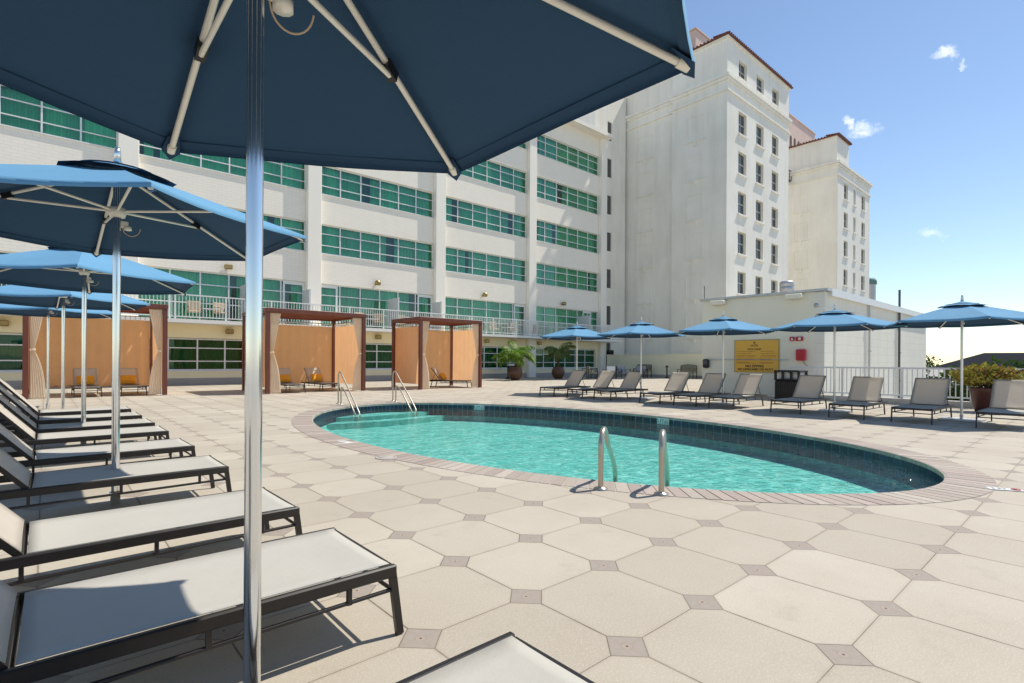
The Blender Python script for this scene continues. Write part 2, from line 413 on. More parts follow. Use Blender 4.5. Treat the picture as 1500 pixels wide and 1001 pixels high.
w = bpy.data.worlds.new('World'); SC.world = w; w.use_nodes = True; k = NT(w.node_tree)
bg = w.node_tree.nodes['Background']
sky = k.n('ShaderNodeTexSky'); sky.sky_type = 'NISHITA'; sky.sun_disc = False
sky.sun_elevation = SUN_EL; sky.sun_rotation = SUN_ROT; sky.air_density = 1.0; sky.dust_density = .1; sky.ozone_density = 1.5
tc = k.n('ShaderNodeTexCoord'); gv = tc.outputs['Generated']
def cloud(dirv, spread, thr, tilt=.8):
    # warp the direction so that the cloud edge is ragged, then stretch it into a wisp
    wn_ = k.n('ShaderNodeTexNoise'); wn_.inputs['Scale'].default_value = 28; wn_.inputs['Detail'].default_value = 6; wn_.inputs['Roughness'].default_value = .65; k.l(gv, wn_.inputs['Vector'])
    sb_ = k.n('ShaderNodeVectorMath'); sb_.operation = 'MULTIPLY_ADD'; k.l(wn_.outputs['Color'], sb_.inputs[0]); sb_.inputs[1].default_value = (.05, .05, .05); k.l(gv, sb_.inputs[2])
    d = k.n('ShaderNodeVectorMath'); d.operation = 'SUBTRACT'; k.l(sb_.outputs[0], d.inputs[0]); d.inputs[1].default_value = tuple(x + .025 for x in dirv)
    sx = k.n('ShaderNodeSeparateXYZ'); k.l(d.outputs[0], sx.inputs[0])
    hh = sx.outputs[1]; vv = sx.outputs[2]
    a_ = k.m('ADD', k.m('MULTIPLY', hh, cos(tilt)), k.m('MULTIPLY', vv, sin(tilt))); b_ = k.m('SUBTRACT', k.m('MULTIPLY', vv, cos(tilt)), k.m('MULTIPLY', hh, sin(tilt)))
    rr = k.m('SQRT', k.m('ADD', k.m('POWER', k.m('DIVIDE', a_, spread), 2.), k.m('POWER', k.m('DIVIDE', b_, spread * .38), 2.)))
    fall = k.m('SUBTRACT', 1., rr, clamp=True)
    nn = k.noise(gv, 70, 6, .65)
    return k.m('MULTIPLY', k.ramp(k.m('MULTIPLY', fall, k.m('ADD', .2, nn)), thr, thr + .6), .7, clamp=True)
cl = None
for dv, sp_, th, tl in (((.8995, .1490, .4115), .019, .10, .35), ((.9085, .1270, .3950), .011, .16, .9), ((.8976, .2570, .354), .013, .06, 1.2),
                    ((.9070, .2400, .3440), .025, .08, .12), ((.9664, .1717, .1913), .035, .34, .1)):
    c_ = cloud(dv, sp_, th, tl); cl = c_ if cl is None else k.m('MAXIMUM', cl, c_)
skyc = k.mix(cl, sky.outputs[0], (8.5, 8.8, 9.2))
k.l(skyc, bg.inputs[0]); bg.inputs[1].default_value = .15
SC.view_settings.view_transform = 'Standard'; SC.view_settings.look = 'None'; SC.view_settings.exposure = 0
SC.cycles.max_bounces = 10; SC.cycles.transparent_max_bounces = 16; SC.cycles.diffuse_bounces = 4
SC.cycles.caustics_reflective = False; SC.cycles.caustics_refractive = False

# ------------------------------------------------------------------ setting: street, deck, pool
g = MB(); g.add([(-3000, -3000, -9), (3000, -3000, -9), (3000, 3000, -9), (-3000, 3000, -9)], [(0, 1, 2, 3)])
tag(g.build('street_ground', 'street'), kind='structure')

PCX, PCY, PA, PB = 6.67, 7.05, 3.67, 6.35          # outer edge of the coping
IA, IB = 3.27, 5.95                                # inner edge of the coping
WL = -.115
NE = 180
def ell(a, b, t): return (PCX + a * cos(t), PCY + b * sin(t))
X0, X1, Y0, Y1 = -14., 18.45, -10., 40.
d = MB()
# deck: ring from ellipse to a rectangle
inner = [ell(PA, PB, 2 * pi * i / NE) for i in range(NE)]
outer = []
for i in range(NE):
    t = 2 * pi * i / NE; dx, dy = PA * cos(t), PB * sin(t)
    s_ = 1e9
    if dx > 1e-9: s_ = min(s_, (X1 - PCX) / dx)
    if dx < -1e-9: s_ = min(s_, (X0 - PCX) / dx)
    if dy > 1e-9: s_ = min(s_, (Y1 - PCY) / dy)
    if dy < -1e-9: s_ = min(s_, (Y0 - PCY) / dy)
    outer.append((PCX + dx * s_, PCY + dy * s_))
vs = [(x, y, 0) for x, y in inner] + [(x, y, 0) for x, y in outer]
fs = [(i, (i + NE), (i + 1) % NE + NE, (i + 1) % NE) for i in range(NE)]
# corners
for cx_, cy_ in ((X1, Y1), (X0, Y1), (X0, Y0), (X1, Y0)):
    for i in range(NE):
        a, b_ = outer[i], outer[(i + 1) % NE]
        if abs(a[0] - b_[0]) > 1e-6 and abs(a[1] - b_[1]) > 1e-6 and min(abs(a[0] - cx_), abs(b_[0] - cx_)) < 1e-6 and min(abs(a[1] - cy_), abs(b_[1] - cy_)) < 1e-6:
            vs.append((cx_, cy_, 0)); fs.append((i + NE, len(vs) - 1, (i + 1) % NE + NE))
d.add(vs, fs)
d.box(X1, 46., 6.6, Y1, -.3, 0)   # deck continuing behind the sign building
d.box(X1 - .35, X1, Y0, 6.6, -9, -.004)
tag(d.build('pool_deck', 'deck'), kind='structure')

# coping bricks
cb = MB()
NBR = 250; t = 0.; brks = []
def arc(a, b, t): return sqrt((a * sin(t)) ** 2 + (b * cos(t)) ** 2)
L = sum(arc(PA, PB, 2 * pi * i / 2000) for i in range(2000)) * 2 * pi / 2000
tt = [0.]; acc = 0.; step = L / NBR; i = 0
N2 = 20000; nxt = step
for i in range(N2):
    acc += arc(PA, PB, 2 * pi * i / N2) * 2 * pi / N2
    if acc >= nxt and len(tt) < NBR: tt.append(2 * pi * (i + 1) / N2); nxt += step
tt.append(2 * pi)
for i in range(NBR):
    ta, tb = tt[i], tt[i + 1]; gp = (tb - ta) * .055
    ta += gp; tb -= gp
    c = random.choice([(.50, .415, .345), (.54, .45, .375), (.47, .39, .335), (.58, .50, .42), (.52, .42, .36)])
    kf_ = random.uniform(.88, 1.1) * .90; c = tuple(x * kf_ for x in c)
    zt = .0035 + random.uniform(-.001, .001)
    o1, o2 = ell(PA - .006, PB - .006, ta), ell(PA - .006, PB - .006, tb); i1, i2 = ell(IA, IB, ta), ell(IA, IB, tb)
    def mixp(a, b, f): return (a[0] * (1 - f) + b[0] * f, a[1] * (1 - f) + b[1] * f)
    n1, n2 = mixp(i1, o1, .05), mixp(i2, o2, .05)
    v = [(*i1, zt - .012), (*i2, zt - .012), (*n2, zt), (*n1, zt), (*o1, zt), (*o2, zt), (*i1, -.05), (*i2, -.05), (*o1, -.02), (*o2, -.02)]
    cb.add(v, [(3, 2, 5, 4), (0, 1, 2, 3), (6, 7, 1, 0), (4, 5, 9, 8), (0, 3, 4, 8, 6), (1, 7, 9, 5, 2)], col=c)
ob = tag(cb.build('pool_coping', 'brick'), kind='structure')
mb = MB()
ri = [[(*ell(PA, PB, 2 * pi * i / NE), -.002) for i in range(NE + 1)], [(*ell(IA + .004, IB + .004, 2 * pi * i / NE), -.002) for i in range(NE + 1)], [(*ell(IA + .004, IB + .004, 2 * pi * i / NE), -.052) for i in range(NE + 1)]]
mb.grid(ri, False)
M['mortar'] = pbr('pale_mortar', (.46, .42, .37), .9)
tag(mb.build('coping_mortar', 'mortar'), kind='structure')

# pool shell
wa, wb = IA + .015, IB + .015
pt = MB(); NT_ = 190
for row in range(2):
    for i in range(NT_):
        ta, tb = 2 * pi * i / NT_, 2 * pi * (i + 1) / NT_
        f = random.random(); base = (.005, .013, .052) if f < .6 else ((.009, .026, .090) if f < .85 else (.008, .022, .07))
        kf_ = random.uniform(.7, 1.35); c = tuple(x * kf_ for x in base)
        z0, z1 = -.05 - .15 * (row + 1) + .004, -.05 - .15 * row
        dt = (tb - ta) * .02
        a, b_ = ell(wa, wb, ta + dt), ell(wa, wb, tb - dt)
        pt.add([(*a, z0), (*b_, z0), (*b_, z1), (*a, z1)], [(0, 1, 2, 3)], col=c)
tag(pt.build('pool_tile_band', 'ptile'), kind='structure')
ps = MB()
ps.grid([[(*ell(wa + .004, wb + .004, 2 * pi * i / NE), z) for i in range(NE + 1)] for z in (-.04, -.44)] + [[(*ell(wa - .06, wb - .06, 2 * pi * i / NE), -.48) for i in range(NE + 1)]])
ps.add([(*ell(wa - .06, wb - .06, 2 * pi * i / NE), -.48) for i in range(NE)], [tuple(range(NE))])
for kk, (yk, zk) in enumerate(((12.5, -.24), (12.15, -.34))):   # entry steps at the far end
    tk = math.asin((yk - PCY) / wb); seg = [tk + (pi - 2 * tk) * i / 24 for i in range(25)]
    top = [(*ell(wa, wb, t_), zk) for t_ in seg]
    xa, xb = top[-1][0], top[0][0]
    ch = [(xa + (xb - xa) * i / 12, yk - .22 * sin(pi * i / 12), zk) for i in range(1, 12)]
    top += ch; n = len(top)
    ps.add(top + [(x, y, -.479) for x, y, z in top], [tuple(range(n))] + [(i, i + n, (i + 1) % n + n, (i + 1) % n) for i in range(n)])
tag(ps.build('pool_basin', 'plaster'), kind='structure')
wm = MB(); wm.add([(*ell(wa - .001, wb - .001, 2 * pi * i / NE), WL) for i in range(NE)], [tuple(range(NE))])
tag(wm.build('pool_water', 'water'), kind='structure')

# ------------------------------------------------------------------ modern hotel wing
YF = 27.6
PIL = [-21.2, -13.4, -5.6, 2.25, 10.1, 17.9, 25.75, 33.75]      # left side of each pilaster
PW = .72
TOPZ = 19.35
hotel = empty('hotel_building', (16, YF, 0), label='long white hotel wing with bands of green tinted windows between pilasters behind the cabanas', cat='building')
HB = Matrix.Translation((-16, -YF, 0))
def hpart(mb, name, mat, parent=None):
    o = mb.build(name, mat, parent or hotel)
    if parent is None: o.location = (-16, -YF, 0)
    return o
wl = MB()
bays = [(PIL[i] + PW, PIL[i + 1]) for i in range(7)]
for (a, b_) in bays:
    for kf in range(0, 5):
        z0 = 5.22 + 3.15 * kf; z1 = 6.80 + 3.15 * kf if kf < 4 else TOPZ
        wl.box(a, b_, YF, YF + .4, z0, z1)
for i, p in enumerate(PIL): wl.box(p, p + PW, YF + .002, YF + .5, 2.9, TOPZ - .02)
hpart(wl, 'wall', 'hotel')
rb = MB(); rb.box(PIL[0], PIL[-1] + PW, YF + .9, 39, .003, TOPZ - .5); rb.box(PIL[0], PIL[-1] + PW, YF + .4, YF + .9, TOPZ - .6, TOPZ - .4)
hpart(rb, 'core', 'room')
for p in PIL:
    q = MB(); q.bbox(p, p + PW, YF - .30, YF, 0, TOPZ, .02); hpart(q, 'pilaster', 'pil')
rf = MB(); rf.box(PIL[0], PIL[-1] + PW + .15, YF - .75, YF + .9, TOPZ, TOPZ + .28); rf.box(PIL[0], PIL[-1] + PW, YF + .9, 39, TOPZ - .3, TOPZ)
hpart(rf, 'roof_ledge', 'pil')
# ground floor wall
gf = MB()
for (a, b_) in bays:
    gf.box(a, b_, YF, YF + .4, 2.14, 2.9); gf.box(a, b_, YF, YF + .4, .31, .62)
    gf.box(b_ - .30, b_, YF, YF + .4, .62, 2.14)
hpart(gf, 'ground_floor_wall', 'yellow')
pl = MB()
for (a, b_) in bays: pl.box(a, b_, YF - .06, YF + .4, 0, .31)
hpart(pl, 'plinth', 'plinth')
# balcony slab
sb = MB(); sb.box(PIL[0], 35.0, 26.25, YF + .4, 2.74, 2.90); hpart(sb, 'balcony_slab', 'slab')
def window_band(x0, x1, z0, z1, zs, n, door=None, curtains=True, widths=None):
    """glazing with white bars; returns nothing, adds a window part"""
    fr = MB(); y = YF + .12
    fr.box(x0, x1, y, y + .08, z0, z0 + .06); fr.box(x0, x1, y, y + .08, z1 - .06, z1)
    fr.box(x0 - .02, x1 + .02, YF - .05, YF + .12, z0 - .05, z0)   # sill
    xs = [x0 + (x1 - x0) * i / n for i in range(n + 1)]
    for i, x in enumerate(xs):
        wv = .03 if 0 < i < n else .035
        fr.box(max(x - wv, x0), min(x + wv, x1), y - .004, y + .084, z0 + .06, z1 - .06)
    for z in zs: fr.box(x0, x1, y + .004, y + .076, z - .024, z + .024)
    if door:
        for (da, db) in door:
            fr.box(da - .09, da, y - .03, y + .1, z0, z1 - .12); fr.box(db, db + .09, y - .03, y + .1, z0, z1 - .12); fr.box(da - .09, db + .09, y - .033, y + .103, z1 - .20, z1 - .06)
    wo = hpart(fr, 'window', 'alu')
    gl = MB()
    for i in range(n):
        a, b_ = xs[i] + .02, xs[i + 1] - .02; zz = [z0 + .03] + list(zs) + [z1 - .03]
        for j in range(len(zz) - 1):
            t1, t2 = random.uniform(-.006, .006), random.uniform(-.004, .004)
            gl.add([(a, y + .04 - t1, zz[j]), (b_, y + .04 + t1, zz[j]), (b_, y + .04 + t1 + t2, zz[j + 1]), (a, y + .04 - t1 + t2, zz[j + 1])], [(0, 1, 2, 3)])
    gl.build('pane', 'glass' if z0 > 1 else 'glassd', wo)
    cu = MB(); x = x0
    gap = [(random.uniform(x0, x1), random.uniform(.08, .30)) for _ in range(random.choice((1, 1, 2)))]
    pts = []; x = x0; segs = []
    while x < x1:
        g_ = any(abs(x - c) < w_ for c, w_ in gap)
        if g_:
            if len(pts) > 1: segs.append(pts)
            pts = []
        else: pts.append((x, YF + .42 + .05 * sin(x * 2 * pi / .21) + .012 * sin(x * 7)))
        x += .035
    if len(pts) > 1: segs.append(pts)
    for s_ in segs: cu.grid([[(px, py, z0 + .01) for px, py in s_], [(px, py, z1) for px, py in s_]], True)
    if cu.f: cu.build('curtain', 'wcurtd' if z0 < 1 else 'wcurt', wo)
for bi, (a, b_) in enumerate(bays):
    if b_ < -6: continue
    for kf in range(1, 5):
        z0 = 3.65 + 3.15 * kf; z1 = 5.22 + 3.15 * kf
        window_band(a, b_, z0, z1, (z0 + .47, z0 + 1.08), 6)
    dl = [(a + .12, a + 1.0)] if bi % 2 == 0 else [(b_ - 1.0, b_ - .12)]
    if bi == 4: dl = [(a + .1, a + .95), (b_ - .95, b_ - .1)]
    if bi == 6: dl = [(b_ - 1.7, b_ - .85)]
    window_band(a, b_, 2.93, 5.22, (3.75, 4.62), 6, door=dl)
    window_band(a, b_ - .30, .66, 2.12, (1.08, 1.68), 6)
for pnl in ((5.0 + 2.0, .0), (13.8 + 1.0, 0), (9.85, 1), (17.65, 1), (31.2, 0), (-1.4, 0), (1.9, 1)):
    q = MB(); x = pnl[0]
    yy0 = 26.35
    q.box(x, x + .04, yy0 + .06, YF - (.3 if pnl[1] else 0), 2.92, 4.62); q.box(x - .02, x + .06, yy0, yy0 + .06, 2.9, 4.7)
    q.box(x - .005, x + .045, yy0 + .06, YF - (.3 if pnl[1] else 0), 4.62, 4.68)
    hpart(q, 'balcony_partition', 'frost')

# balcony railing
rail = empty('balcony_railing', (10, 26.35, 2.9), label='white metal balcony railing running along the hotel slab above the cabanas', cat='railing')
q = MB(); q.box(PIL[0] - 10, 24.95, -.025, .025, 1.02, 1.07); q.box(PIL[0] - 10, 24.95, -.02, .02, .08, .12); q.build('handrail', 'white', rail)
x = PIL[2]
while x < 35.0:
    q = MB(); q.box(x - 10 - .03, x - 10 + .03, -.03, .03, 0, 1.016); q.build('post', 'white', rail)
    q = MB(); xx = x + .14
    while xx < min(x + 1.9, 34.9): q.box(xx - 10 - .011, xx - 10 + .011, -.011, .011, .122, 1.018); xx += .13
    q.build('baluster_panel', 'white', rail); x += 1.95

# wall lamps
def lamp(x, y, z, kind, label):
    t = empty('wall_lamp', (x, y, z), label=label, cat='wall lamp', group='brass lamps on the hotel wall')
    q = MB(); q.bbox(-.05, .05, -.14, 0, -.03, .04, .01); q.build('bracket', 'bronze', t)
    q = MB()
    if kind: q.lathe([(.001, .16), (.14, .14), (.17, .02), (.15, -.10), (.001, -.12)], (0, -.24, 0), 14)
    else: q.bbox(-.17, .17, -.22, -.04, -.10, .12, .03)
    q.build('lamp_shade', 'bronze', t)
for i, x in enumerate((6.46, 14.06, 21.78, 29.43)):
    lamp(x, YF - .001, 5.52, 1 if i else 0, 'brass lamp above the balcony windows, ' + ('first from the left, over the patio chairs', 'second from the left, between two cabanas', 'third from the left, beyond the right cabana', 'fourth from the left, above the far blue umbrella')[i])
for i, x in enumerate((-1.18, 6.52, 14.18, 22.08, 24.4, 27.0)):
    lamp(x, YF - .001, 2.47, 0, 'small brass lamp under the balcony slab, ' + ('left of the left cabana', 'between the left and middle cabanas', 'between the middle and right cabanas', 'just right of the right cabana', 'above the left potted palm', 'left of the right potted palm')[i])

# balcony furniture
def patio_chair(x, y, z, rz, mat, label, group):
    t = empty('patio_chair', (x, y, z), rz, label, 'chair', group)
    q = MB(); q.bbox(-.26, .26, -.25, .25, .36, .42, .02); q.build('seat', mat, t)
    q = MB(); q.bbox(-.26, .26, .22, .27, .44, .88, .02); q.build('backrest', mat, t)
    for sx in (-.25, .25):
        for sy in (-.24, .24):
            l = MB(); l.tube([(sx, sy * 1.1, 0), (sx, sy, .40)], .014, 6); l.build('leg', 'dark', t)
        a = MB(); a.tube([(sx, -.25, .38), (sx, -.25, .62), (sx, .24, .62)], .016, 6); a.build('armrest', 'dark', t)
pc_lab = {5.0: 'beige balcony chair nearest the left cabana post', 6.1: 'beige balcony chair in the middle of the left group', 7.75: 'beige balcony chair beside the white partition', 12.9: 'beige balcony chair just right of the middle cabana', 14.0: 'beige balcony chair between middle and right cabanas beside the partition',
          15.4: 'beige balcony chair left of the right cabana', 22.3: 'beige balcony chair right above the right cabana corner', 24.2: 'beige balcony chair above the left potted palm', 26.3: 'beige balcony chair right of the white pilaster'}
for x, lb in pc_lab.items(): patio_chair(x, 27.0, 2.9, random.uniform(-.4, .4), 'beigefab', lb, 'beige chairs on the balcony')
for x, lb in ((5.55, 'low grey table between the balcony chairs at left'), (13.45, 'low grey table between the balcony chairs in the middle'), (23.3, 'low grey table between the balcony chairs at right')):
    t = empty('patio_table', (x, 26.8, 2.9), label=lb, cat='table', group='small tables on the balcony')
    q = MB(); q.bbox(-.32, .32, -.28, .28, .50, .53, .01); q.build('tabletop', 'frost', t)
    for sx in (-.28, .28):
        for sy in (-.24, .24):
            l = MB(); l.tube([(sx, sy, 0), (sx, sy, .50)], .014, 6); l.build('leg', 'dark', t)

# connector wall and old tower wings
con = empty('stair_tower', (36.5, 28.3, 0), label='plain grey white stair block with a column of narrow dark slits between the wings', cat='building')
q = MB()
SL = [(20.0 - 3.14 * i, 21.6 - 3.14 * i) for i in range(7)]
zc = [-9] + [z for p in reversed(SL) for z in p] + [25.5]
q.box(-2.4, -.78, 0, 8, -9, 25.5); q.box(-.20, 1.75, 0.003, 8, -9, 25.5)
for i in range(0, len(zc), 2): q.box(-.78, -.20, .002, 8, zc[i], zc[i + 1])
q.build('wall', 'tower', con)
for z0, z1 in SL:
    q = MB(); q.box(-.78, -.20, .10, .14, z0, z1); q.build('slit_window', 'dark', con)

TX, TY = 38.12, 19.0
def sash(parent, x0, x1, z0, z1, y, small=False):
    f = MB(); wt = .07
    f.box(x0, x1, y + .18, y + .26, z0, z0 + wt); f.box(x0, x1, y + .18, y + .26, z1 - wt, z1)
    f.box(x0, x0 + wt, y + .183, y + .263, z0, z1); f.box(x1 - wt, x1, y + .183, y + .263, z0, z1)
    f.box(x0, x1, y + .17, y + .27, (z0 + z1) / 2 - .04, (z0 + z1) / 2 + .04)
    if not small: f.box((x0 + x1) / 2 - .025, (x0 + x1) / 2 + .025, y + .19, y + .25, z0, z1)
    fo = f.build('window', 'sash', parent)
    g_ = MB(); g_.box(x0 + .02, x1 - .02, y + .21, y + .22, z0 + .02, z1 - .02); g_.build('pane', 'darkglass', fo)
    s_ = MB(); s_.bbox(x0 - .12, x1 + .12, y - .12, y + .05, z0 - .16, z0 - .002, .02); s_.build('sill', 'tower', fo)
def pierced_wall(mb, x0, x1, y, th, z0, z1, holes):
    """front wall with rectangular holes laid out on a grid of columns"""
    cols = sorted(set((h[0], h[1]) for h in holes)); x = x0
    for (a, b_) in cols:
        mb.box(x, a, y, y + th, z0, z1)
        hs = sorted((h[2], h[3]) for h in holes if h[0] == a); z = z0
        for (c, d_) in hs: mb.box(a, b_, y + .001, y + th, z, c); z = d_
        mb.box(a, b_, y + .001, y + th, z, z1); x = b_
    mb.box(x, x1, y, y + th, z0, z1)
def dentil(mb, x0, x1, y0, y1, z, h, out):
    mb.box(x0 - out, x1 + out, y0 - out, y1, z, z + h)

# wing 1
tw = empty('tower_wing', (TX, TY, 0), label='tall cream wing with three columns of lit sash windows and red tile edge', cat='building', group='cream wings of the old tower')
WX = 11.45
cols = [(1.85, 3.2), (4.95, 6.3), (7.95, 9.25)]
zr = [(20.56 - 1.72 - 3.09 * i, 20.56 - 3.09 * i) for i in range(7)]
holes = [(a, b_, *z) for a, b_ in cols for z in zr] + [(a, b_, 23.15, 24.50) for a, b_ in cols]
q = MB(); pierced_wall(q, 0, WX, 0, .45, -9, 25.6, holes)
q.box(0.003, .45, .45, 4.6, -9, 25.6); q.box(.35, .8, 4.6, 16, -9, 24.9); q.box(WX - .45, WX - .003, .45, 16, -9, 25.6)
q.build('wall', 'tower', tw)
q = MB(); q.box(.5, WX - .5, .55, 16, -9, 25.2); q.build('core', 'room', tw)
for h in holes: sash(tw, *h, 0)
q = MB()
for z, hh, o_ in ((22.55, .22, .22), (22.32, .22, .12), (21.50, .14, .13)):
    q.box(-o_, WX + o_, -o_, -.002, z, z + hh); q.box(-o_, -.002, -.002, 4.72, z, z + hh)
    q.box(.35 - o_, .348, 4.72, 9.5, z - .001, z + hh - .001); q.box(WX + .002, WX + o_, -.002, 9, z, z + hh)
q.build('cornice', 'tower', tw)
# blind window panels and little sills on the shaded side
def blind_window(parent, x, y0, y1, z):
    q = MB(); q.box(x - .03, x - .001, y0, y1, z - 1.85, z + .05); q.box(x - .10, x - .002, y0 - .1, y1 + .1, z - 2.03, z - 1.94); q.box(x - .05, x - .003, y0 + .06, y1 - .06, z - 2.4, z - 1.9)
    q = MB()
    for (a, b_, c, d_) in ((y0, y1, z, z + .06), (y0, y1, z - 1.86, z - 1.80), (y0, y0 + .06, z - 1.80, z), (y1 - .06, y1, z - 1.80, z)): q.box(x - .035, x - .001, a, b_, c, d_)
    q.box(x - .10, x - .001, y0 - .1, y1 + .1, z - 1.95, z - 1.86); q.box(x - .10, x - .001, (y0 + y1) / 2 - .12, (y0 + y1) / 2 + .12, z - 2.3, z - 1.951)
    q.build('blind_window', 'tower', parent)
for i in range(8): blind_window(tw, 0, 1.9, 3.3, 20.4 - 3.09 * i); blind_window(tw, .35, 6.7, 8.2, 20.4 - 3.09 * i)
def tile_edge(mb, x0, x1, y0, y1, z):
    mb.box(x0 - .28, x1 + .28, y0 - .28, y0 + .1, z, z + .05); mb.box(x0 - .28, x0 + .1, y0 + .1, y1, z, z + .05)
    n = int((x1 - x0 + .5) / .30)
    for i in range(n):
        x = x0 - .2 + i * .30; mb.tube([(x, y0 - .30, z + .06), (x, y0 + 1.0, z + .20)], .085, 7)
    n = int((y1 - y0) / .30)
    for i in range(n):
        y = y0 - .1 + i * .30; mb.tube([(x0 - .30, y, z + .06), (x0 + 1.0, y, z + .20)], .085, 7)
q = MB(); tile_edge(q, 0, WX, 0, 7.5, 25.6); q.build('roof_tile_edge', 'tile', tw)
q = MB(); q.box(-.12, WX + .12, -.12, -.002, 25.46, 25.6); q.box(-.12, -.002, -.002, 4.72, 25.46, 25.6); q.build('eave_band', 'tower', tw)
# penthouse behind with arched openings
def penthouse(parent, x0, x1, y0, y1, z0, z1, arches):
    q = MB(); q.box(x0, x1, y0, y1, z0, z1); q.box(x0 - .12, x1 + .12, y0 - .12, y1 + .12, z1 - .001, z1 + .14)
    po = q.build('penthouse', 'pink', parent)
    for i in range(arches):
        c = y0 + (y1 - y0) * (i + .5) / arches; w_ = (y1 - y0) / arches * .28
        a = MB(); ring = [(x0 - .03, c - w_, z0 + (z1 - z0) * .35)] + [(x0 - .03, c - w_ * cos(pi * t_ / 8), z0 + (z1 - z0) * .72 + w_ * sin(pi * t_ / 8)) for t_ in range(9)] + [(x0 - .03, c + w_, z0 + (z1 - z0) * .35)]
        a.add(ring, [tuple(range(len(ring)))]); a.build('arch_opening', 'farwall', po)
    n = max(2, int((x1 - x0) / 1.2))
    for i in range(n):
        c = x0 + (x1 - x0) * (i + .5) / n; w_ = (x1 - x0) / n * .22
        a = MB(); ring = [(c - w_, y0 - .03, z0 + (z1 - z0) * .35)] + [(c - w_ * cos(pi * t_ / 8), y0 - .03, z0 + (z1 - z0) * .72 + w_ * sin(pi * t_ / 8)) for t_ in range(9)] + [(c + w_, y0 - .03, z0 + (z1 - z0) * .35)]
        a.add(ring, [tuple(range(len(ring)))]); a.build('arch_opening', 'farwall', po)
penthouse(tw, 7.8, 12.2, 7, 12.5, 25.2, 32.6, 3)
penthouse(tw, 5.6, 7.8, 8.2, 17, 25.2, 31.6, 7)
# wing 2
tx2 = 62.4
tw2 = empty('tower_wing', (tx2, TY, 0), label='farther cream wing with a set back top block, smaller against the sky', cat='building', group='cream wings of the old tower')
W2 = 11.2
cols2 = [(2.0, 3.3), (5.2, 5.95), (8.1, 9.4)]
holes2 = [(a, b_, *z) for a, b_ in cols2 for z in zr]
q = MB(); pierced_wall(q, 0, W2, 0, .45, -9, 22.2, holes2); q.box(0.003, .45, .45, 16, -9, 22.2); q.box(W2 - .45, W2 - .003, .45, 16, -9, 22.2)
q.box(.12, 3.9, .12, 16, 22.1, 25.2)
q.build('wall', 'tower', tw2)
q = MB(); q.box(.5, W2 - .5, .55, 16, -9, 22.1); q.build('core', 'room', tw2)
for h in holes2: sash(tw2, *h, 0, small=(h[1] - h[0] < 1))
q = MB()
for z, hh, o_ in ((22.2, .25, .25), (21.98, .2, .14), (20.95, .14, .13)):
    q.box(-o_, W2 + o_, -o_, -.002, z, z + hh); q.box(-o_, -.002, -.002, 9, z, z + hh); q.box(W2 + .002, W2 + o_, -.002, 9, z, z + hh)
q.build('cornice', 'tower', tw2)
for i in range(8): blind_window(tw2, 0, 2.9, 4.3, 19.6 - 3.09 * i)
q = MB(); tile_edge(q, .12, 3.9, .12, 9, 25.2); q.build('roof_tile_edge', 'tile', tw2)
penthouse(tw2, 4.2, 14, 7, 12, 22, 31.4, 3)
q = MB(); q.box(-1.1, -.01, 4.6, 5.6, 21.4, 21.5)
for yy in (4.6, 5.6):
    for xx in (-1.1, -.55, 0): q.bar((xx, yy, 21.5), (xx, yy, 22.5), .05, .05)
for j in range(6): q.bar((-1.1, 4.6 + .2 * j, 21.5), (-1.1, 4.6 + .2 * j, 22.5), .04, .04)
q.bar((-1.1, 4.6, 22.5), (-1.1, 5.6, 22.5), .06, .06); q.bar((-1.1, 4.6, 22.5), (0, 4.6, 22.5), .06, .06); q.build('small_balcony', 'dark', tw2)
body = MB(); body.box(38.5, 84, 35.1, 46, -9, 24.2); body.box(50.5, 61.8, 30, 35.08, -9, 24.6)
o = body.build('linking_building', 'tower'); tag(o, 'cream main body of the old tower linking its wings at the back', 'building')
# chimney at far right of wing 2
t = empty('vent_stack', (118.5, 30.5, 0), label='grey roof stack with weathered green cap beyond the farther wing', cat='chimney')
q = MB(); q.lathe([(1.0, -9), (1.0, 16.2)], (0, 0, 0), 16); q.build('stack', 'galv', t)
q = MB(); q.lathe([(1.0, 16.2), (1.15, 16.2), (1.15, 16.9), (.8, 17.4), (.001, 17.5)], (0, 0, 0), 16); q.build('cap', 'green', t)

# low parapet wall behind the benches
t = MB(); t.box(34.4, 34.75, 9, 27.2, 0.22, 1.68); t.box(34.36, 34.79, 9, 27.2, 1.68, 1.74)
lw = empty('parapet_wall', (34.5, 18, 0), label='low pale yellow wall behind the benches at the foot of the tower', cat='wall')
o = t.build('wall', 'lowwall', lw, (-34.5, -18, 0))
t = MB(); t.box(34.33, 34.8, 9, 27.2, 0, .22); t.build('plinth', 'plinth', lw, (-34.5, -18, 0))

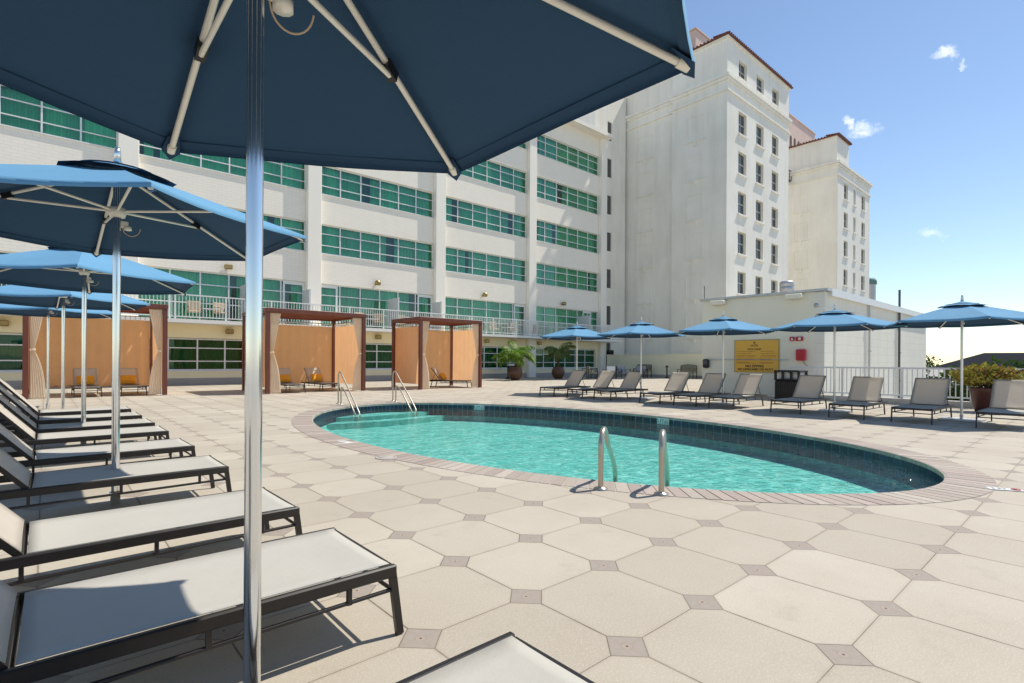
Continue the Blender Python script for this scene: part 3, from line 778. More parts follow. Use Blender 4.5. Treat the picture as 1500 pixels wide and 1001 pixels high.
# ------------------------------------------------------------------ sign building
SX, SY = 18.87, 6.10
sbd = empty('service_building', (SX, SY, 0), label='low cream flat roofed building carrying the ochre pool rules sign', cat='building')
q = MB(); q.box(0, .3, .3, 4.22, -.3, 3.50); q.box(14.0, 14.3, .3, 4.22, -9, 3.5); q.box(.3, 14., 3.92, 4.22, -9, 3.5); q.build('end_wall', 'signwall', sbd)
q = MB(); q.box(0.002, 14.3, 0, .3, -9, 3.49); q.build('block_wall', 'block', sbd)
q = MB(); q.box(-.10, .32, -.12, 4.3, 3.5, 3.58); q.build('coping_strip', 'galv', sbd)
q = MB(); q.box(.321, 14.4, -.12, .34, 3.36, 3.60); q.build('fascia', 'white', sbd)
q = MB(); q.box(.3, 14.0, .3, 3.92, 3.3, 3.4); q.build('roof', 'conc', sbd)
for (n, x, top, lab) in ((0, 4.55, 3.36, 'thin grey drain pipe halfway along the white block wall'), (1, 8.85, 4.35, 'dark drain pipe and mast near the far end of the white block wall')):
    p = MB(); p.tube([(0, 0, -1.5), (0, 0, top)], .035 if n == 0 else .045, 8)
    for z in (.4, 1.6, 2.8): p.box(-.06, .06, -.06, .03, z, z + .04)
    o = p.build('drain_pipe', 'galv' if n == 0 else 'dark', None, (SX + x, SY - .07, 0)); tag(o, lab, 'pipe')
# vent on roof
t = empty('roof_vent', (SX + 6.33, SY + 3.6, 3.4), label='round galvanised mushroom vent on the sign building roof', cat='vent')
q = MB(); q.lathe([(.20, 0), (.20, .95)], (0, 0, 0), 18); q.build('stem', 'galv', t)
q = MB(); q.lathe([(.20, .95), (.29, .97), (.31, 1.18), (.285, 1.20), (.285, 1.23), (.31, 1.25), (.31, 1.36), (.27, 1.45), (.001, 1.49)], (0, 0, 0), 18); q.build('hood', 'galv', t)
t = empty('roof_camera', (SX + 3.6, SY + 2.0, 3.4), label='small dome fitting on a stub beside the roof vent', cat='fitting')
q = MB(); q.tube([(0, 0, 0), (0, 0, .38)], .03, 8); q.build('stub', 'galv', t); q = MB(); q.lathe([(.001, .56), (.09, .52), (.11, .42), (.08, .36), (.001, .35)], (0, 0, 0), 12); q.build('dome', 'galv', t)
for i, y in enumerate((9.62, 6.97)):
    t = empty('flood_light', (SX, y, 3.40), label=('flat floodlight under the roof edge near the left corner' if i == 0 else 'flat floodlight under the roof edge above the red strobes'), cat='light', group='floodlights on the sign building')
    q = MB(); q.bbox(-.32, -.002, -.26, .26, -.10, .06, .03); q.build('housing', 'signwall', t)
    q = MB(); q.bbox(-.28, -.06, -.2, .2, -.12, -.101, .005); q.build('lens', 'frost', t)
t = empty('thin_mast', (SX - .02, 10.25, 3.58), label='thin dark rod standing on the left corner of the roof', cat='rod'); q = MB(); q.tube([(0, 0, 0), (0, 0, .5)], .015, 6); q.build('rod', 'dark', t)

# sign
sg = empty('wall_sign', (SX - .001, 8.275, 1.40), label='ochre pool rules sign board on the cream wall', cat='sign')
q = MB(); q.bbox(-.035, 0, -.765, .765, -.56, .56, .006); q.build('board', 'sign', sg)
q = MB()
for a, b_, c, d_ in ((-.77, .77, .56, .575), (-.77, .77, -.575, -.56)): q.box(-.04, 0, a, b_, c, d_)
for a, b_ in ((-.78, -.765), (.765, .78)): q.box(-.041, 0, a, b_, -.575, .575)
q.build('border', 'bronze', sg)
XD = (0, -1, 0); UP = (0, 0, 1)
text_mesh('HOTEL', .085, 'heading_text', 'text', sg, (-.038, .06, .37), XD, UP, bold=.001)
text_mesh('POOL RULES', .085, 'title_text', 'text', sg, (-.038, .06, .24), XD, UP, bold=.001)
text_mesh('NO DIVING', .125, 'warning_text', 'text', sg, (-.038, .05, -.36), XD, UP, bold=.003)
text_mesh('NO LIFEGUARD ON DUTY', .105, 'warning_text', 'text', sg, (-.038, .03, -.475), XD, UP, bold=.003)
q = MB(); q.lathe([(.001, 0), (.035, 0)], (0, 0, 0), 6); 
em = MB(); em.box(-.039, -.0355, .02, .10, .445, .475); em.box(-.039, -.0355, .035, .085, .476, .50); em.build('emblem', 'text', sg)
sp_ = MB()
for i, z in enumerate((.155, .08, .005, -.04, -.115, -.15, -.235, -.26)):
    for (ya, yb) in ((.70, random.uniform(.0, .25)), (-.10 - random.uniform(0, .1), -.70 + random.uniform(0, .15))):
        y = ya
        while y > yb:
            l_ = random.uniform(.03, .09); sp_.box(-.0375, -.0352, max(y - l_, yb), y, z, z + .014); y -= l_ + .018
sp_.build('small_print', 'textred', sg)
q = MB(); q.tube([(-.07, 1.82, -.13), (-.07, -1.1, -.13)], .012, 8)
o = q.build('conduit', 'galv', None, (SX, 8.275, 1.40)); tag(o, 'thin grey conduit running across the sign to the red box', 'pipe')
t = empty('wall_phone', (SX, 10.14, 1.12), label='black wall mounted box at the left end of the cream wall', cat='box')
q = MB(); q.bbox(-.14, 0, -.12, .12, -.17, .17, .04); q.build('housing', 'black', t); q = MB(); q.bbox(-.155, -.141, -.08, .08, -.04, .12, .01); q.build('cover', 'dark', t)
t = empty('alarm_strobe', (SX, 6.98, 1.97), label='pair of red alarm strobes with white lenses above the red box', cat='alarm')
q = MB(); q.bbox(-.07, 0, .02, .17, -.07, .07, .015); q.bbox(-.08, 0, -.25, -.03, -.07, .07, .015); q.build('housing', 'red', t)
q = MB(); q.bbox(-.10, -.071, .05, .11, -.05, .02, .01); q.bbox(-.11, -.081, -.20, -.12, -.04, .04, .01); q.build('lens', 'white', t)
t = empty('emergency_phone_box', (SX, 6.78, 1.43), label='bright red emergency box on the cream wall left of the corner', cat='box')
q = MB(); q.bbox(-.14, 0, -.15, .15, -.19, .19, .03); q.build('housing', 'redbox', t); q = MB(); q.bbox(-.152, -.141, -.11, .09, -.14, .14, .02); q.build('door', 'red', t)
q = MB(); q.tube([(-.05, -.04, -.19), (-.07, -.12, -.30), (-.04, -.2, -.36)], .008, 6); q.build('cable', 'dark', t)
t = MB(); t.bbox(-.02, 0, -.08, .08, -.1, .1, .005); o = t.build('outlet_cover', 'signwall', None, (SX, 7.6, .92)); tag(o, 'small blank cover plate right of the sign board', 'plate')
t = MB(); t.lathe([(.001, .03), (.07, .02), (.07, 0)], (0, 0, 0), 10); o = t.build('round_vent_cover', 'galv'); o.location = (SX, 6.35, 3.05); o.rotation_euler = (0, -pi / 2, 0); tag(o, 'small round grey cover high on the cream wall near the corner', 'plate')

# deck railing
RX = 18.27
cu = MB(); cu.box(RX - .17, RX + .17, -9.9, 7.0, -.2, .17); tag(cu.build('railing_curb', 'conc'), 'low concrete curb carrying the white deck railing', 'curb')
dr = empty('deck_railing', (RX, 0, .17), label='white vertical bar railing along the right edge of the deck', cat='railing')
q = MB(); q.box(-.03, .03, -9.8, 6.95, .84, .89); q.box(-.02, .02, -9.8, 6.95, .07, .11); q.build('handrail', 'white', dr)
y = 6.9
while y > -9:
    q = MB(); q.box(-.03, .03, y - .03, y + .03, 0, .836); q.build('post', 'white', dr)
    q = MB(); yy = y - .115
    while yy > max(y - 1.42, -9.7): q.box(-.010, .010, yy - .012, yy + .012, .112, .838); yy -= .118
    q.build('baluster_panel', 'white', dr); y -= 1.5
# side gate-like rail section before the building
# ------------------------------------------------------------------ umbrellas
def make_umbrella(ZE, rise, base, pole_mat, r_pole, name='patio_umbrella', Rr=1.43):
    t = empty(name)
    ZC = ZE + rise
    def prof(s_):   # s: 0 centre .. 1 tip
        return ZC + .015 - (rise + .0) * s_ + .0
    q = MB()
    for kx in range(6):
        a0 = R(60 * kx + 30); a1 = R(60 * kx + 90)
        P = []
        for i in range(11):
            s_ = .17 + .83 * i / 10; row = []
            for j in range(9):
                f = j / 8
                x = Rr * s_ * (cos(a0) * (1 - f) + cos(a1) * f); y = Rr * s_ * (sin(a0) * (1 - f) + sin(a1) * f)
                bow = 4 * f * (1 - f)
                shrink = 1 - .035 * bow * s_
                z = prof(s_) - .028 * bow * s_ * (1 - .2 * s_) + .004 * sin(9 * s_ + kx * 2 + f * 5) * bow
                row.append((x * shrink, y * shrink, z))
            P.append(row)
        hem = [(x * .997, y * .997, z - .028) for x, y, z in P[-1]]; P.append(hem)
        q.grid(P, True)
    q.v = [(v[0], v[1], v[2]) for v in q.v]
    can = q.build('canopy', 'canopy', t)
    hb = MB()
    for kx in range(6):
        a0 = R(60 * kx + 30); a1 = R(60 * kx + 90); P = []
        for s_, dz in ((.962, -.006), (.998, -.012)):
            row = []
            for j in range(9):
                f = j / 8; bow = 4 * f * (1 - f); sh = 1 - .035 * bow * s_
                row.append((Rr * s_ * (cos(a0) * (1 - f) + cos(a1) * f) * sh, Rr * s_ * (sin(a0) * (1 - f) + sin(a1) * f) * sh, prof(s_) - .028 * bow * s_ * (1 - .2 * s_) + dz))
            P.append(row)
        hb.grid(P, False)
    hb.build('hem_band', 'canopyin', can)
    v_ = MB()
    for kx in range(6):
        a0 = R(60 * kx + 30); a1 = R(60 * kx + 90); P = []
        for i in range(5):
            s_ = .0 + .30 * i / 4; row = []
            for j in range(5):
                f = j / 4
                x = Rr * s_ * (cos(a0) * (1 - f) + cos(a1) * f); y = Rr * s_ * (sin(a0) * (1 - f) + sin(a1) * f)
                bow = 4 * f * (1 - f)
                row.append((x, y, prof(s_) + .032 + .018 * bow * (s_ / .3)))
            P.append(row)
        v_.grid(P, True)
    v_.build('vent_cap', 'canopy', can)
    hm = MB()   # dark ring in the gap under the vent cap
    hm.lathe([(.27, 0), (.22, -.03)], (0, 0, prof(.17) + .035), 24)
    hm.build('vent_band', 'canopyin', can)
    q = MB(); q.tube([(0, 0, 0.02), (0, 0, ZC + .02)], r_pole, 20); q.build('pole', pole_mat, t)
    q = MB(); q.lathe([(.001, ZC + .05), (.03, ZC + .05), (.022, ZC + .10), (.026, ZC + .11), (.016, ZC + .17), (.001, ZC + .175)], (0, 0, 0), 12); q.build('finial', pole_mat, t)
    zr_ = ZE + .13 if rise > .43 else (ZE + .165 if rise > .41 else ZE + .12)
    q = MB(); q.lathe([(r_pole + .001, zr_ - .05), (.052, zr_ - .05), (.062, zr_ - .02), (.062, zr_ + .02), (r_pole + .001, zr_ + .03)], (0, 0, 0), 18)
    q.lathe([(r_pole + .001, ZC - .07), (.055, ZC - .06), (.055, ZC - .02), (r_pole + .001, ZC - .015)], (0, 0, 0), 18)
    q.build('hub', 'rib', t)
    q = MB(); q.bbox(-.02, .075, -.012, .012, zr_ - .13, zr_ - .075, .008); q.lathe([(.001, .018), (.028, .014), (.028, -.014), (.001, -.018)], (.07, 0, zr_ - .13), 10); q.build('pulley', 'rib', t)
    q = MB(); q.tube([(.095 - .06 * cos(u_), .02 * sin(u_), zr_ - .12 - .065 * sin(u_)) for u_ in [pi * i / 14 for i in range(15)]], .003, 5); q.build('cord', 'beigefab', t)
    for kx in range(6):
        a = R(60 * kx + 30); ca, sa = cos(a), sin(a)
        def pt_(s_, dz=0): return (Rr * s_ * ca, Rr * s_ * sa, prof(s_) - .035 + dz)
        q = MB(); q.tube([pt_(.03), pt_(.975)], .0125, 8)
        q.tube([pt_(.955), pt_(.985)], .018, 8); rbo = q.build('rib', 'rib', t)
        q = MB(); q.tube([(.055 * ca, .055 * sa, zr_), pt_(.515, -.03)], .0105, 8); q.build('strut', 'rib', rbo)
        q = MB(); c_ = Vector(pt_(.515, -.012)); dvec = (Vector(pt_(.54)) - Vector(pt_(.49))).normalized()
        q.bar(c_ - dvec * .035, c_ + dvec * .035, .034, .045); q.build('joint', 'black', rbo)
        pk = MB(); e = pt_(.985); px = Vector((-sa, ca, 0)) * .04; inn = Vector(pt_(.93, .018)); tip = Vector((Rr * ca * 1.0, Rr * sa * 1.0, prof(1) - .012))
        pk.add([inn + px * .55, inn - px * .55, tip - px * .9 + Vector((0, 0, -.02)) - Vector((ca, sa, 0)) * .02, tip + Vector((0, 0, -.05)), tip + px * .9 + Vector((0, 0, -.02)) - Vector((ca, sa, 0)) * .02], [(0, 1, 2, 3, 4)])
        pk.build('corner_pocket', 'canopyin', rbo)
    if base:
        q = MB(); q.bbox(-.32, .32, -.32, .32, .001, .035, .008); q.build('base_plate', 'galv', t)
    q = MB(); q.lathe([(r_pole + .006, .035 if base else 0), (r_pole + .006, .08), (r_pole + .012, .09), (r_pole + .012, .11), (r_pole + .001, .115)], (0, 0, 0), 16); q.build('sleeve', pole_mat, t)
    return t
GU = 'blue canvas umbrellas with aluminium poles'
U1 = make_umbrella(2.23, .47, False, 'pole', .0275)
U1B = make_umbrella(2.12, .43, False, 'pole', .0215, Rr=1.292)
L_umb = [((.42, 1.52), 0, 'nearest blue umbrella, its shade-darkened underside filling the top of the picture'),
         ((.43, 5.28), 2, 'second blue umbrella of the left row, pole between the third and fourth loungers'),
         ((.40, 9.24), -5, 'third blue umbrella of the left row, partly under the second'),
         ((.26, 13.0), 3, 'fourth blue umbrella of the left row, in front of the left cabana'),
         ((.06, 16.3), 0, 'fifth and farthest blue umbrella of the left row, low against the left cabana')]
for i, (p, rz, lb) in enumerate(L_umb):
    o = U1B if i == 0 else (U1 if i == 1 else copy_tree(U1))
    o.location = (*p, 0); o.rotation_euler = (0, 0, R(rz)); tag(o, lb, 'umbrella', GU)
U2 = make_umbrella(2.02, .40, True, 'wpole', .024)
R_umb = [((14.2, 2.02), -6, 'nearest and largest blue umbrella of the right row, in front of the planter'),
         ((14.3, 4.40), 12, 'second blue umbrella from the right, at the corner of the sign building'),
         ((14.3, 7.20), 4, 'blue umbrella standing left of the ochre sign'),
         ((14.3, 9.93), -8, 'blue umbrella in front of the low yellow wall'),
         ((14.3, 12.65), 6, 'farthest blue umbrella of the right row, in front of the right potted palm')]
for i, (p, rz, lb) in enumerate(R_umb):
    o = U2 if i == 0 else copy_tree(U2)
    o.location = (*p, 0); o.rotation_euler = (0, 0, R(rz)); tag(o, lb, 'umbrella', GU)

# ------------------------------------------------------------------ loungers
def make_lounger():
    t = empty('sun_lounger'); Wd = .67; hw = Wd / 2; Ls = 1.90; H = .305
    q = MB()
    for s_ in (-1, 1):
        y = s_ * (hw - .014)
        q.bbox(.012, Ls, y - .014, y + .014, H - .052, H, .006)
        q.tube([(.03, y, .20), (1.45, y, .185)], .009, 8)
        for x in (.22, .72, 1.22): q.bar((x, y, .19), (x, y, H - .05), .018, .018)
    for x in (.026, 1.885): q.bbox(x - .014, x + .014, -hw + .028, hw - .028, H - .045, H - .006, .005)
    q.tube([(.03, -hw + .02, .20), (.03, hw - .02, .20)], .009, 8)
    for x in (.60, 1.215): q.tube([(x, -hw + .02, H - .035), (x, hw - .02, H - .035)], .012, 8)
    q.build('frame', 'frame', t)
    for s_ in (-1, 1):
        for x0, x1 in ((.03, -.005), (1.62, 1.69)):
            l = MB(); y = s_ * (hw - .014); l.bar((x0, y, H - .03), (x1, y + s_ * .004, 0.004), .022, .032); l.build('leg', 'frame', t)
    P = []
    for i in range(25):
        x = .035 + (1.20 - .035) * i / 24; row = []
        for j in range(9):
            f = j / 8 * 2 - 1
            e = min(1, min(x - .035, 1.2 - x) / .2)
            row.append((x, f * (hw - .032), H - .002 - .018 * (1 - f ** 4) * (.3 + .7 * e)))
        P.append(row)
    q = MB(); q.grid(P); q.build('sling', 'sling', t, thick=.004)
    # backrest
    th = atan2(.535, .46); n = Vector((-sin(th), 0, cos(th))); dx = Vector((cos(th), 0, sin(th))); o0 = Vector((1.225, 0, H - .01)); Lb = .715
    q = MB()
    for s_ in (-1, 1): q.bar(o0 + Vector((0, s_ * (hw - .045), 0)), o0 + dx * Lb + Vector((0, s_ * (hw - .045), 0)), .024, .028, up=n)
    q.bar(o0 + dx * Lb + Vector((0, -hw + .034, 0)), o0 + dx * Lb + Vector((0, hw - .034, 0)), .022, .026, up=n)
    q.tube([o0 + Vector((0, -hw + .03, 0)), o0 + Vector((0, hw - .03, 0))], .012, 8)
    bf = q.build('backrest_frame', 'frame', t)
    P = []
    for i in range(17):
        s_ = .015 + (Lb + .012 - .015) * i / 16; row = []
        for j in range(9):
            f = j / 8 * 2 - 1; sag = .018 * (1 - f * f) * min(1, s_ / .12, (Lb - s_ + .02) / .12)
            row.append(tuple(o0 + dx * s_ + n * (.016 - sag) + Vector((0, f * (hw - .034), 0))))
        P.append(row)
    q = MB(); q.grid(P); q.build('backrest_sling', 'slingb', bf, thick=.004)
    q = MB(); m_ = o0 + dx * .42
    for s_ in (-1, 1): q.tube([m_ + Vector((0, s_ * .26, -.01)), (1.66, s_ * .27, H - .02)], .008, 7)
    q.tube([(1.66, -.27, H - .02), (1.66, .27, H - .02)], .008, 7)
    q.build('support_strut', 'frame', t)
    return t
LG = make_lounger(); first = [True]
def place(x, y, rz, label, group):
    o = LG if first[0] else copy_tree(LG); first[0] = False
    o.location = (x, y, 0); o.rotation_euler = (0, 0, rz); return tag(o, label, 'lounger', group)
GL = 'loungers in the left row'; GR = 'loungers in the right row'
left = [(.945, 'lounger cut off at the bottom edge, only its foot corner showing'),
        (2.34, 'nearest full lounger behind the big umbrella pole, shadow across its seat'),
        (3.50, 'second full lounger from the front in the left row'),
        (5.08, 'third full lounger, just in front of the second umbrella pole'.replace('in front of', 'behind')),
        (6.43, 'fourth full lounger from the front in the left row'),
        (7.88, 'fifth full lounger, in front of the third umbrella pole'),
        (8.98, 'sixth full lounger, just before the third umbrella pole base'),
        (10.23, 'seventh full lounger, beyond the third umbrella pole'),
        (11.60, 'last lounger of the left row, nearest the left cabana')]
for i, (y, lb) in enumerate(left): place(1.145, y, pi + R(random.uniform(-1.2, 1.2)), lb, GL)
rightl = [(1.28, 'lounger cut off by the right edge, beside the planter', 12.73), (2.56, 'second lounger from the right edge, left of the nearest right umbrella pole', 12.68), (3.68, 'third lounger from the right edge, between the two nearest right umbrellas', 12.68),
          (4.94, 'fourth lounger from the right edge, beside the sign building corner', 12.78), (6.47, 'lounger directly in front of the ochre sign, left of the black bin', 12.75), (7.46, 'lounger below the black wall phone, right beside an umbrella pole', 12.72),
          (8.53, 'lounger in front of the arch backed bench', 12.70), (10.2, 'third lounger from the far end, left of an umbrella pole', 12.68), (11.24, 'second lounger from the far end of the right row', 12.60), (12.46, 'farthest lounger of the right row, right of the palms', 12.58)]
for y, lb, x in rightl: place(x, y, R(random.uniform(-1.5, 1.5)), lb, GR)
GC = 'loungers inside the cabanas'
cabl = [(.98, 20.35, pi / 2, 'left lounger inside the left cabana'), (2.12, 20.35, pi / 2 + .03, 'right lounger inside the left cabana'),
        (6.62, 18.95, pi / 2 - .02, 'left lounger inside the middle cabana'), (7.98, 19.15, pi / 2 + .05, 'right lounger inside the middle cabana'), (14.05, 18.70, 2.214, 'lounger inside the right cabana, turned sideways')]
pil = MB()
P = []
for i in range(13):
    for sgn in (1,):
        pass
def pillow_mesh():
    q = MB(); n = 12; top = []; bot = []
    for i in range(n + 1):
        rt = []; rb_ = []
        for j in range(n + 1):
            u_ = i / n * 2 - 1; v_ = j / n * 2 - 1
            th = .085 * (max(0, 1 - u_ ** 4)) ** .6 * (max(0, 1 - v_ ** 4)) ** .6
            px = u_ * .23 * (1 - .06 * (1 - abs(v_))); pz = v_ * .17 * (1 - .06 * (1 - abs(u_)))
            rt.append((px, th, pz)); rb_.append((px, -th, pz))
        top.append(rt); bot.append(rb_[::-1])
    q.grid(top); q.grid(bot); return q
pm = pillow_mesh().build('pillow', 'orange')
for i, (x, y, rz, lb) in enumerate(cabl):
    place(x, y, rz, lb, GC)
    o = pm if i == 0 else pm.copy()
    if i: COL.objects.link(o)
    d_ = Vector((cos(rz), sin(rz), 0)); c_ = Vector((x, y, 0)) + d_ * 1.235
    o.location = (c_.x, c_.y, .485); o.rotation_euler = (R(-38), 0, rz - pi / 2)
    tag(o, 'orange cushion on the ' + lb.replace('lounger inside', 'lounger of'), 'cushion', 'orange cushions in the cabanas')

# ------------------------------------------------------------------ cabanas
def cabana(x0, x1, y0, y1, label):
    t = empty('cabana', ((x0 + x1) / 2, (y0 + y1) / 2, 0), label=label, cat='cabana', group='cabanas along the hotel'); cx_, cy_ = (x0 + x1) / 2, (y0 + y1) / 2
    x0 -= cx_; x1 -= cx_; y0 -= cy_; y1 -= cy_; Hh = 2.93; pw = .13
    for px, py in ((x0, y0), (x1 - pw, y0), (x0, y1 - pw), (x1 - pw, y1 - pw)):
        q = MB(); q.bbox(px, px + pw, py, py + pw, 0.012, Hh - .14, .008); po = q.build('post', 'wood', t)
        f = MB(); f.bbox(px - .05, px + pw + .05, py - .05, py + pw + .05, 0.001, .012, .003); f.build('foot_plate', 'conc', po)
    for a in ((x0 - .01, x1 + .01, y0 - .01, y0 + pw), (x0 - .01, x1 + .01, y1 - pw, y1 + .01), (x0 - .01, x0 + pw, y0 + pw, y1 - pw), (x1 - pw, x1 + .01, y0 + pw, y1 - pw)):
        q = MB(); q.bbox(*a, Hh - .14, Hh, .01); q.build('roof_beam', 'wood', t)
    q = MB(); n = int((y1 - y0 - 2 * pw) / .40)
    for i in range(n):
        yy = y0 + pw + (y1 - y0 - 2 * pw) * (i + .5) / n
        q.bar((x0 + pw, yy, Hh - .06), (x1 - pw, yy, Hh - .06), .05, .06)
    q.build('roof_slats', 'wood', t)
    q = MB(); q.grid([[(x0 + pw, yy_, Hh - .025) for yy_ in (y0 + pw, y1 - pw)], [(x1 - pw, yy_, Hh - .025) for yy_ in (y0 + pw, y1 - pw)]], False); q.build('added_diffuser_cloth', 'diffusercloth', t)  # added cloth, lets soft light into the cabana
    # rods + curtains
    def rod(a, b_):
        q = MB(); q.tube([(*a, 2.68), (*b_, 2.68)], .012, 8); r_ = q.build('curtain_rod', 'dark', t)
        q = MB(); L_ = (Vector(b_) - Vector(a)).length; n = int(L_ / .14)
        for i in range(n):
            p_ = Vector(a) + (Vector(b_) - Vector(a)) * ((i + .5) / n); q.bbox(p_.x - .012, p_.x + .012, p_.y - .012, p_.y + .012, 2.55, 2.70, .004)
        q.build('ring_set', 'drape', r_)
    def panel(a, b_, name, amp=.022):
        a = Vector(a); b_ = Vector(b_); L_ = (b_ - a).length; dd = (b_ - a).normalized(); nn = Vector((-dd.y, dd.x)); n = int(L_ / .05)
        ph = random.uniform(0, 6); rows = []
        for zi, z in enumerate([.22 + (2.56 - .22) * i / 10 for i in range(11)]):
            row = []
            for i in range(n + 1):
                s_ = L_ * i / n
                off = amp * (sin(s_ * 2 * pi / .34 + ph + .3 * sin(s_ * 1.7)) * (.5 + .5 * zi / 10) + .7 * sin(s_ * 1.9 + zi * .12))
                ztop = z - (.02 * abs(sin(s_ * pi / .14)) if zi == 10 else 0)
                p_ = a + dd * s_ + nn * off; row.append((p_.x, p_.y, ztop))
            rows.append(row)
        q = MB(); q.grid(rows); return q.build(name, 'curtain', t)
    i_ = .07
    rod((x0 + i_, y1 - i_), (x1 - i_, y1 - i_)); panel((x0 + .15, y1 - i_), (x1 - .15, y1 - i_), 'back_curtain')
    rod((x0 + i_, y0 + pw), (x0 + i_, y1 - pw)); panel((x0 + i_, y0 + .15), (x0 + i_, y1 - .15), 'side_curtain')
    rod((x1 - i_, y0 + pw), (x1 - i_, y1 - pw)); panel((x1 - i_, y0 + .15), (x1 - i_, y1 - .15), 'side_curtain')
    q = MB(); q.tube([(x0 + .15, y1 - i_ + .03, .26), (x1 - .15, y1 - i_ + .03, .26)], .014, 8); q.build('curtain_rod', 'dark', t)
    # tied front drapes
    for s_ in (1, -1):
        xe = (x0 + pw + .01) if s_ == 1 else (x1 - pw - .01)
        rows = []
        for i in range(31):
            z = .04 + (2.76 - .04) * i / 30; dz = z - 1.42
            if dz > 0: wd = .09 + .27 * (dz / 1.34) ** .9; off = .05 * (1 - dz / 1.34)
            else: wd = .09 + .30 * (1 - math.exp(dz * 1.6)) ; off = .04
            row = []
            for j in range(41):
                f = j / 40
                fold = sin(f * 2 * pi * 6.5 + .6 * sin(z * 2)) * (.010 + .022 * wd)
                row.append((xe + s_ * (off * .3 + f * wd), y0 + .10 - .03 + fold, z))
            rows.append(row)
        q = MB(); q.grid(rows); dp = q.build('tied_drape', 'drape', t)
        q = MB(); q.lathe([(.060, -.03), (.072, 0), (.060, .03)], (xe + s_ * .075, y0 + .07, 1.42), 14); q.build('tie_band', 'drape', dp)
cabana(-.47, 2.98, 20.2, 23.0, 'left cabana with tan curtains, behind the umbrella poles')
cabana(5.58, 9.18, 18.8, 21.7, 'middle cabana with two loungers facing the pool')
cabana(11.20, 14.35, 18.2, 20.5, 'right cabana nearest the potted palms')

# ------------------------------------------------------------------ pool rails
def curve_pts(ctrl, n=8):
    out = []
    P = [Vector(c) for c in ctrl]; P = [P[0] * 2 - P[1]] + P + [P[-1] * 2 - P[-2]]
    for i in range(1, len(P) - 2):
        for j in range(n):
            t_ = j / n; a, b_, c, d_ = P[i - 1], P[i], P[i + 1], P[i + 2]
            out.append(.5 * ((2 * b_) + (c - a) * t_ + (2 * a - 5 * b_ + 4 * c - d_) * t_ ** 2 + (3 * b_ - a - 3 * c + d_) * t_ ** 3))
    out.append(P[-2]); return out
dirl = Vector((.875, .484, 0))
for (bx, by, lb) in ((3.83, 3.09, 'left one of the two curved steel grab rails on the near pool edge'), (4.09, 2.62, 'right one of the two curved steel grab rails on the near pool edge')):
    t = empty('grab_rail', (bx, by, 0), label=lb, cat='pool rail', group='grab rails at the near pool edge')
    prof = [(0, 0), (0, .22), (.005, .40), (.035, .47), (.10, .525), (.19, .53), (.28, .47), (.38, .36), (.58, .24), (.80, .08), (.88, -.02), (.895, -.16), (.895, -.47)]
    q = MB(); q.tube(curve_pts([dirl * a + Vector((0, 0, z)) for a, z in prof], 6), .0255, 14); q.build('rail', 'steel', t)
    q = MB(); q.lathe([(.001, .030), (.024, .030), (.030, .024), (.062, .016), (.066, .002)], (0, 0, 0), 20); q.build('flange', 'steel', t)
for (bx, lb) in ((5.87, 'left steel handrail at the far entry steps'), (7.49, 'right steel handrail at the far entry steps')):
    t = empty('step_handrail', (bx, 13.62, 0), label=lb, cat='pool rail', group='handrails at the far pool steps')
    prof = [(0, 0), (0, .4), (0, .75), (-.06, .85), (-.16, .83), (-.45, .58), (-1.0, .10), (-1.27, -.16), (-1.31, -.26), (-1.24, -.33), (-1.1, -.26), (-.55, .24), (-.30, .42), (-.20, .44), (-.17, .40), (-.17, .2), (-.17, 0)]
    q = MB(); q.tube(curve_pts([(0, a, z) for a, z in prof], 6), .0185, 12); q.build('rail', 'steel', t)
    q = MB(); q.lathe([(.001, .026), (.022, .026), (.055, .012), (.058, .001)], (0, 0, 0), 16); q.lathe([(.001, .026), (.022, .026), (.055, .012), (.058, .001)], (0, -.17, 0), 16); q.build('flange', 'steel', t)

# depth markers
def no_dive(parent, o, xd, ud, r, mat_ring='markr'):
    o = Vector(o); xd = Vector(xd); ud = Vector(ud); q = MB()
    q.tube([o + xd * r * cos(2 * pi * i / 20) + ud * r * sin(2 * pi * i / 20) for i in range(21)], r * .12, 5)
    q.tube([o + (xd + ud) * r * -.7, o + (xd + ud) * r * .7], r * .1, 5); q.build('no_diving_symbol', mat_ring, parent)
    q = MB(); q.tube([o - xd * r * .5 - ud * r * .1, o + xd * r * .3 + ud * r * .25], r * .14, 5); q.build('diver_figure', 'markb', parent)
t = empty('depth_marker', (6.75, .62, .003), label='white depth marker tile set in the deck at the right end of the pool', cat='marker', group='deck depth markers')
q = MB(); q.bbox(-.20, .20, -.075, .075, 0, .004, .001); q.build('tile', 'markw', t)
t.rotation_euler = (0, 0, R(-62)); t.scale = (.66, .66, 1); t.location.x = 6.72; t.location.y = .64
text_mesh('3 FT', .10, 'depth_text', 'text', t, (-.07, 0, .0045), (1, 0, 0), (0, 1, 0), ext=.0005)
no_dive(t, (.12, 0, .004), (1, 0, 0), (0, 1, 0), .05)
t = empty('depth_marker', (3.22, 7.24, .003), label='pale depth marker tile set in the deck beside the left pool edge', cat='marker', group='deck depth markers')
q = MB(); q.bbox(-.20, .20, -.075, .075, 0, .004, .001); q.build('tile', 'markw', t); t.rotation_euler = (0, 0, R(-85)); t.scale = (.7, .7, 1)
text_mesh('3 FT', .10, 'depth_text', 'text', t, (-.07, 0, .0045), (1, 0, 0), (0, 1, 0), ext=.0005)
